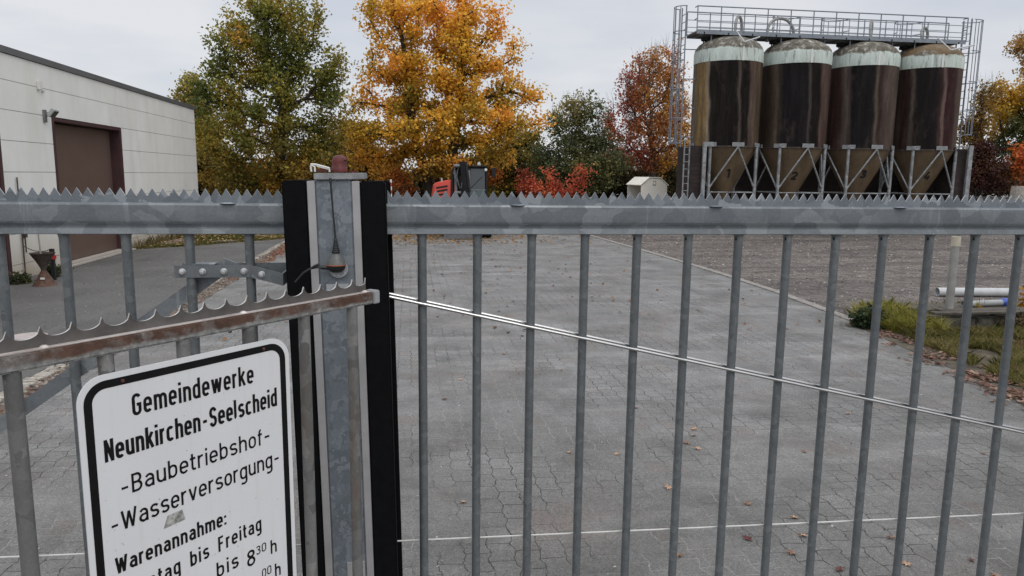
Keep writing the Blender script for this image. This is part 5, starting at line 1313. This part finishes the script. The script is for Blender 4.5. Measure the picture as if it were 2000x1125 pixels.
P = inpoly([(6.85, 9.4), (6.66, 8.6), (6.58, 8.0), (6.42, 7.2), (6.2, 6.2), (9.5, 4.8), (9.8, 9.15), (7.4, 9.25)], 52000); P = patchy(P, 1.8, -.16); blades('bed_grass', 'patchy green and straw grass in front of the low wall', P, .13, pcol(P, GRASS, 2), wid=.005, lean=.7)
P = inpoly([(7.3, 9.95), (11, 9.95), (11.5, 11.2), (7.5, 11.3)], 9000); P = patchy(P, 1.2, -.1); blades('rear_grass', 'rough grass around the pipes behind the low wall', P, .12, pcol(P, GRASS, 2), wid=.006, lean=.5)
# ivy-like weeds
def bush(label, c, r_, n, pal, s=.05, name='weed_clump', h=None):
    C = rng.normal(0, 1, (n, 3)); C /= np.linalg.norm(C, axis=1)[:, None]; C *= rng.uniform(.3, 1, (n, 1))**.6; C *= np.array(r_); C[:, 2] = np.abs(C[:, 2])+.01; C += rng.normal(0, .03, (n, 3)); C[:, 2] = np.maximum(C[:, 2], .01)
    root = empty(name, (c[0], c[1], 0), label, 'plant')
    leaf_mesh('foliage', C, s*rng.uniform(.6, 1.3, n), palette(C, pal, 3, .5), root, up=.3)
    m = MB()
    for _ in range(18):
        a = random.uniform(0, 6.28); q = (r_[0]*math.cos(a)*random.random()*1.05, r_[1]*math.sin(a)*random.random(), r_[2]*random.uniform(.6, 1.3)); m.path([(q[0]*.2, q[1]*.2, 0), (q[0]*.6, q[1]*.6, q[2]*.6), q], [.006, .004, .002], 4)
    m.build('stem', 'stem', root); return root
c = atz(1700, 640); bush('small dark green bramble at the end of the kerb', c, (.28, .3, .30), 900, [(.018, .03, .014), (.035, .055, .022), (.06, .085, .03)])
c = atz(52, 556); bush('dark green weed clump at the hall wall, left of the funnel stand', (c[0]-.2, c[1]+.15), (.22, .22, .22), 420, [(.03, .04, .02), (.06, .075, .03), (.15, .15, .06)], .045)
c = atz(100, 545); bush('green weeds directly behind the rusty funnel stand', (c[0]-.12, c[1]+.30), (.16, .2, .26), 260, [(.02, .028, .014), (.045, .06, .022), (.10, .11, .05)], .055)
c = atz(143, 535); bush('low weeds at the near corner of the roller door', (c[0]-.35, c[1]+.2), (.22, .4, .13), 260, [(.03, .035, .016), (.06, .07, .03), (.14, .12, .06)], .05)
c = atz(1930, 640); bush('dry brown vines hanging over the low wall', (c[0]+.35, A[1]-.05), (.55, .12, .30), 500, [(.10, .07, .035), (.20, .14, .07), (.06, .05, .03)], .045)
c = atz(1965, 620); bush('tall orange-leaved sapling at the pipes', (c[0]+.25, 10.2), (.10, .10, .62), 130, [(.32, .15, .03), (.5, .26, .05), (.2, .16, .05)], .06, 'sapling')
c = atz(1820, 610); bush('small yellow-leaved weed beside the standpipe', (c[0]-.05, 9.75), (.12, .12, .34), 120, [(.45, .25, .03), (.3, .22, .05), (.2, .2, .05)], .05)
# leaf litter
def litter(name, label, P, size, pal, z=.02):
    C = np.concatenate([P, z+rng.uniform(0, .02, (len(P), 1))], 1); n = len(C)
    o = leaf_mesh(name, C, size*rng.uniform(.6, 1.3, n), palette(C, pal, 2.0, .8), up=2.5, aspect=1.2); return tag(o, label, 'fallen leaves', kind='stuff')
BRN = [(.17, .085, .045), (.30, .15, .07), (.42, .23, .12), (.24, .10, .06)]
P = inpoly([(-3.4, 22), (6.3, 22), (6.3, 31), (-3.4, 31)], 9000)
keep = rng.uniform(0, 1, len(P)) < np.clip((P[:, 1]-22)/5, .02, 1)*np.clip(1.1-(P[:, 0]-.5)/4.5, .12, 1); litter('leaf_litter', 'orange leaf litter beneath the yellow maple around the excavator', P[keep], .085, [(.25, .12, .03), (.42, .22, .05), (.5, .32, .10), (.2, .10, .04)])
P = inpoly(verge, 1500); litter('leaf_litter', 'scattered leaves on the mossy strip by the hall', P, .06, [(.3, .16, .06), (.42, .26, .12), (.5, .42, .2)], .05)
P = np.stack([rng.normal(-3.5, .13, 700), rng.uniform(15, 26, 700)], 1); P = P[rng.uniform(0, 1, 700) < (P[:, 1]-13)/12]; litter('leaf_litter', 'reddish leaves collected along the gutter strip', P, .07, [(.28, .10, .06), (.40, .18, .09), (.22, .10, .06)])
edge = [(e0[0]-.12, e0[1]-.05), (e1[0]-.15, e1[1]-.12), (e2[0]-.2, e2[1]-.15), (e3[0]-.2, e3[1]-.15), (e4[0]-.2, e4[1]-.3), (e4[0]+.5, e4[1]+.15), (e3[0]+.1, e3[1]+.35), (e2[0]+.05, e2[1]+.35), (e1[0]+.05, e1[1]+.30), (e0[0]+.05, e0[1]+.25)]
P = inpoly(edge, 2200)+np.array([.14, .0]); P = P+rng.normal(0, .15, P.shape); P = patchy(P, 2.6, -.02); litter('leaf_litter', 'drift of reddish-brown leaves along the edge of the grass bed', P, .045, [(.16, .085, .06), (.30, .18, .13), (.42, .29, .22), (.22, .11, .08)])
P = inpoly([(-3.3, 9.5), (6.5, 9.5), (6.5, 23), (-3.3, 23)], 330); litter('leaf_litter', 'sparse small leaves dotted over the middle of the block paving', P, .055, BRN+[(.05, .04, .03)], .016)
P = inpoly([(-3.3, 3.0), (6.5, 3.0), (6.5, 12), (-3.3, 12)], 1500); litter('crumbs', 'tiny grit and plant crumbs lying on the paving', P, .014, [(.06, .05, .04), (.30, .28, .24), (.55, .53, .48), (.10, .08, .05)], .012)
P = inpoly([(6.9, 10), (22, 12), (26, 26), (6.7, 26)], 5200); litter('loose_stones', 'pale loose stones strewn over the gravel lot', P, .045, [(.16, .14, .12), (.34, .31, .27), (.58, .55, .50), (.12, .09, .07)], .006)
P = np.stack([rng.uniform(-3.9, -3.42, 3500), rng.uniform(3, 24, 3500)], 1)
litter('gutter_gravel', 'pale gravel and soil crumbs spilled along the stone gutter', P, .035, [(.12, .09, .07), (.30, .26, .21), (.50, .46, .40), (.20, .11, .08)], .008)
P = inpoly([(-7.5, 6), (-4, 6), (-4, 22), (-7.5, 21)], 900); litter('yard_grit', 'fine grit and leaf scraps on the dark asphalt by the hall', P, .022, [(.06, .05, .04), (.35, .32, .28), (.5, .47, .42)], .008)
# individual leaves near the gate
def leafshape():
    m = MB(); tips = 7; pts = []
    for i in range(tips*2):
        a = -R(200)/2+R(200)*0+i/(tips*2)*2*math.pi; r_ = (1 if i % 2 == 0 else random.uniform(.42, .6))*random.uniform(.8, 1.1); pts.append((r_*math.cos(a), r_*math.sin(a)*.85))
    z = [random.uniform(.0, .38) for _ in pts]
    vs = [(0, 0, .06)]+[(x, y, zz_) for (x, y), zz_ in zip(pts, z)]
    m.add(vs, [(0, i+1, (i+1) % len(pts)+1) for i in range(len(pts))])
    m.path([(0, 0, .06), (-.9, .1, .1), (-1.5, .05, .25)], .04, 4)
    return m
LM = []
random.seed(77)
for nm, cA in (('tan_leaf', (.44, .27, .17)), ('brown_leaf', (.24, .14, .095)), ('dark_leaf', (.10, .035, .03))):
    MAT[nm] = simple(nm, cA, .8, 0, .35, .9); LM.append((nm, leafshape()))
lp = [(1112, 882, 0), (905, 979, 0), (1204, 885, 0), (1355, 837, 0), (1355, 849, 0), (1341, 864, 1), (1363, 875, 0), (1305, 951, 0), (868, 778, 1), (1461, 982, 1), (1552, 1009, 0), (1547, 1078, 1), (1571, 881, 1), (1656, 806, 0), (1741, 1048, 1), (1771, 1100, 0), (1898, 1092, 2), (1921, 884, 1), (1460, 1050, 2), (1570, 1045, 0), (1325, 1083, 1), (1640, 1110, 2), (1945, 1123, 1), (830, 900, 2), (1240, 795, 1), (985, 690, 1), (1020, 655, 1), (1096, 722, 0), (900, 740, 0)]
for i, (px, py, k) in enumerate(lp):
    g = atz(px, py, .02); o = LM[k][1].build('fallen_leaf', LM[k][0]) if i < 0 else None
    if not hasattr(leafshape, 'cache'): leafshape.cache = {}
    if k not in leafshape.cache:
        o = LM[k][1].build('fallen_leaf', LM[k][0]); leafshape.cache[k] = o
    else: o = leafshape.cache[k].copy(); COL.objects.link(o)
    s_ = random.uniform(.026, .040); o.scale = (s_, s_, s_*random.uniform(.6, 1.2)); o.rotation_euler = (random.uniform(-.15, .15), random.uniform(-.15, .15), random.uniform(0, 6.28)); o.location = (g[0], g[1], .014)
    tag(o, ['small curled tan leaf lying on the grey block paving', 'small curled brown leaf lying on the grey block paving', 'small dark maroon leaf lying on the grey block paving'][k], 'leaf', 'dry leaves scattered on the paving')
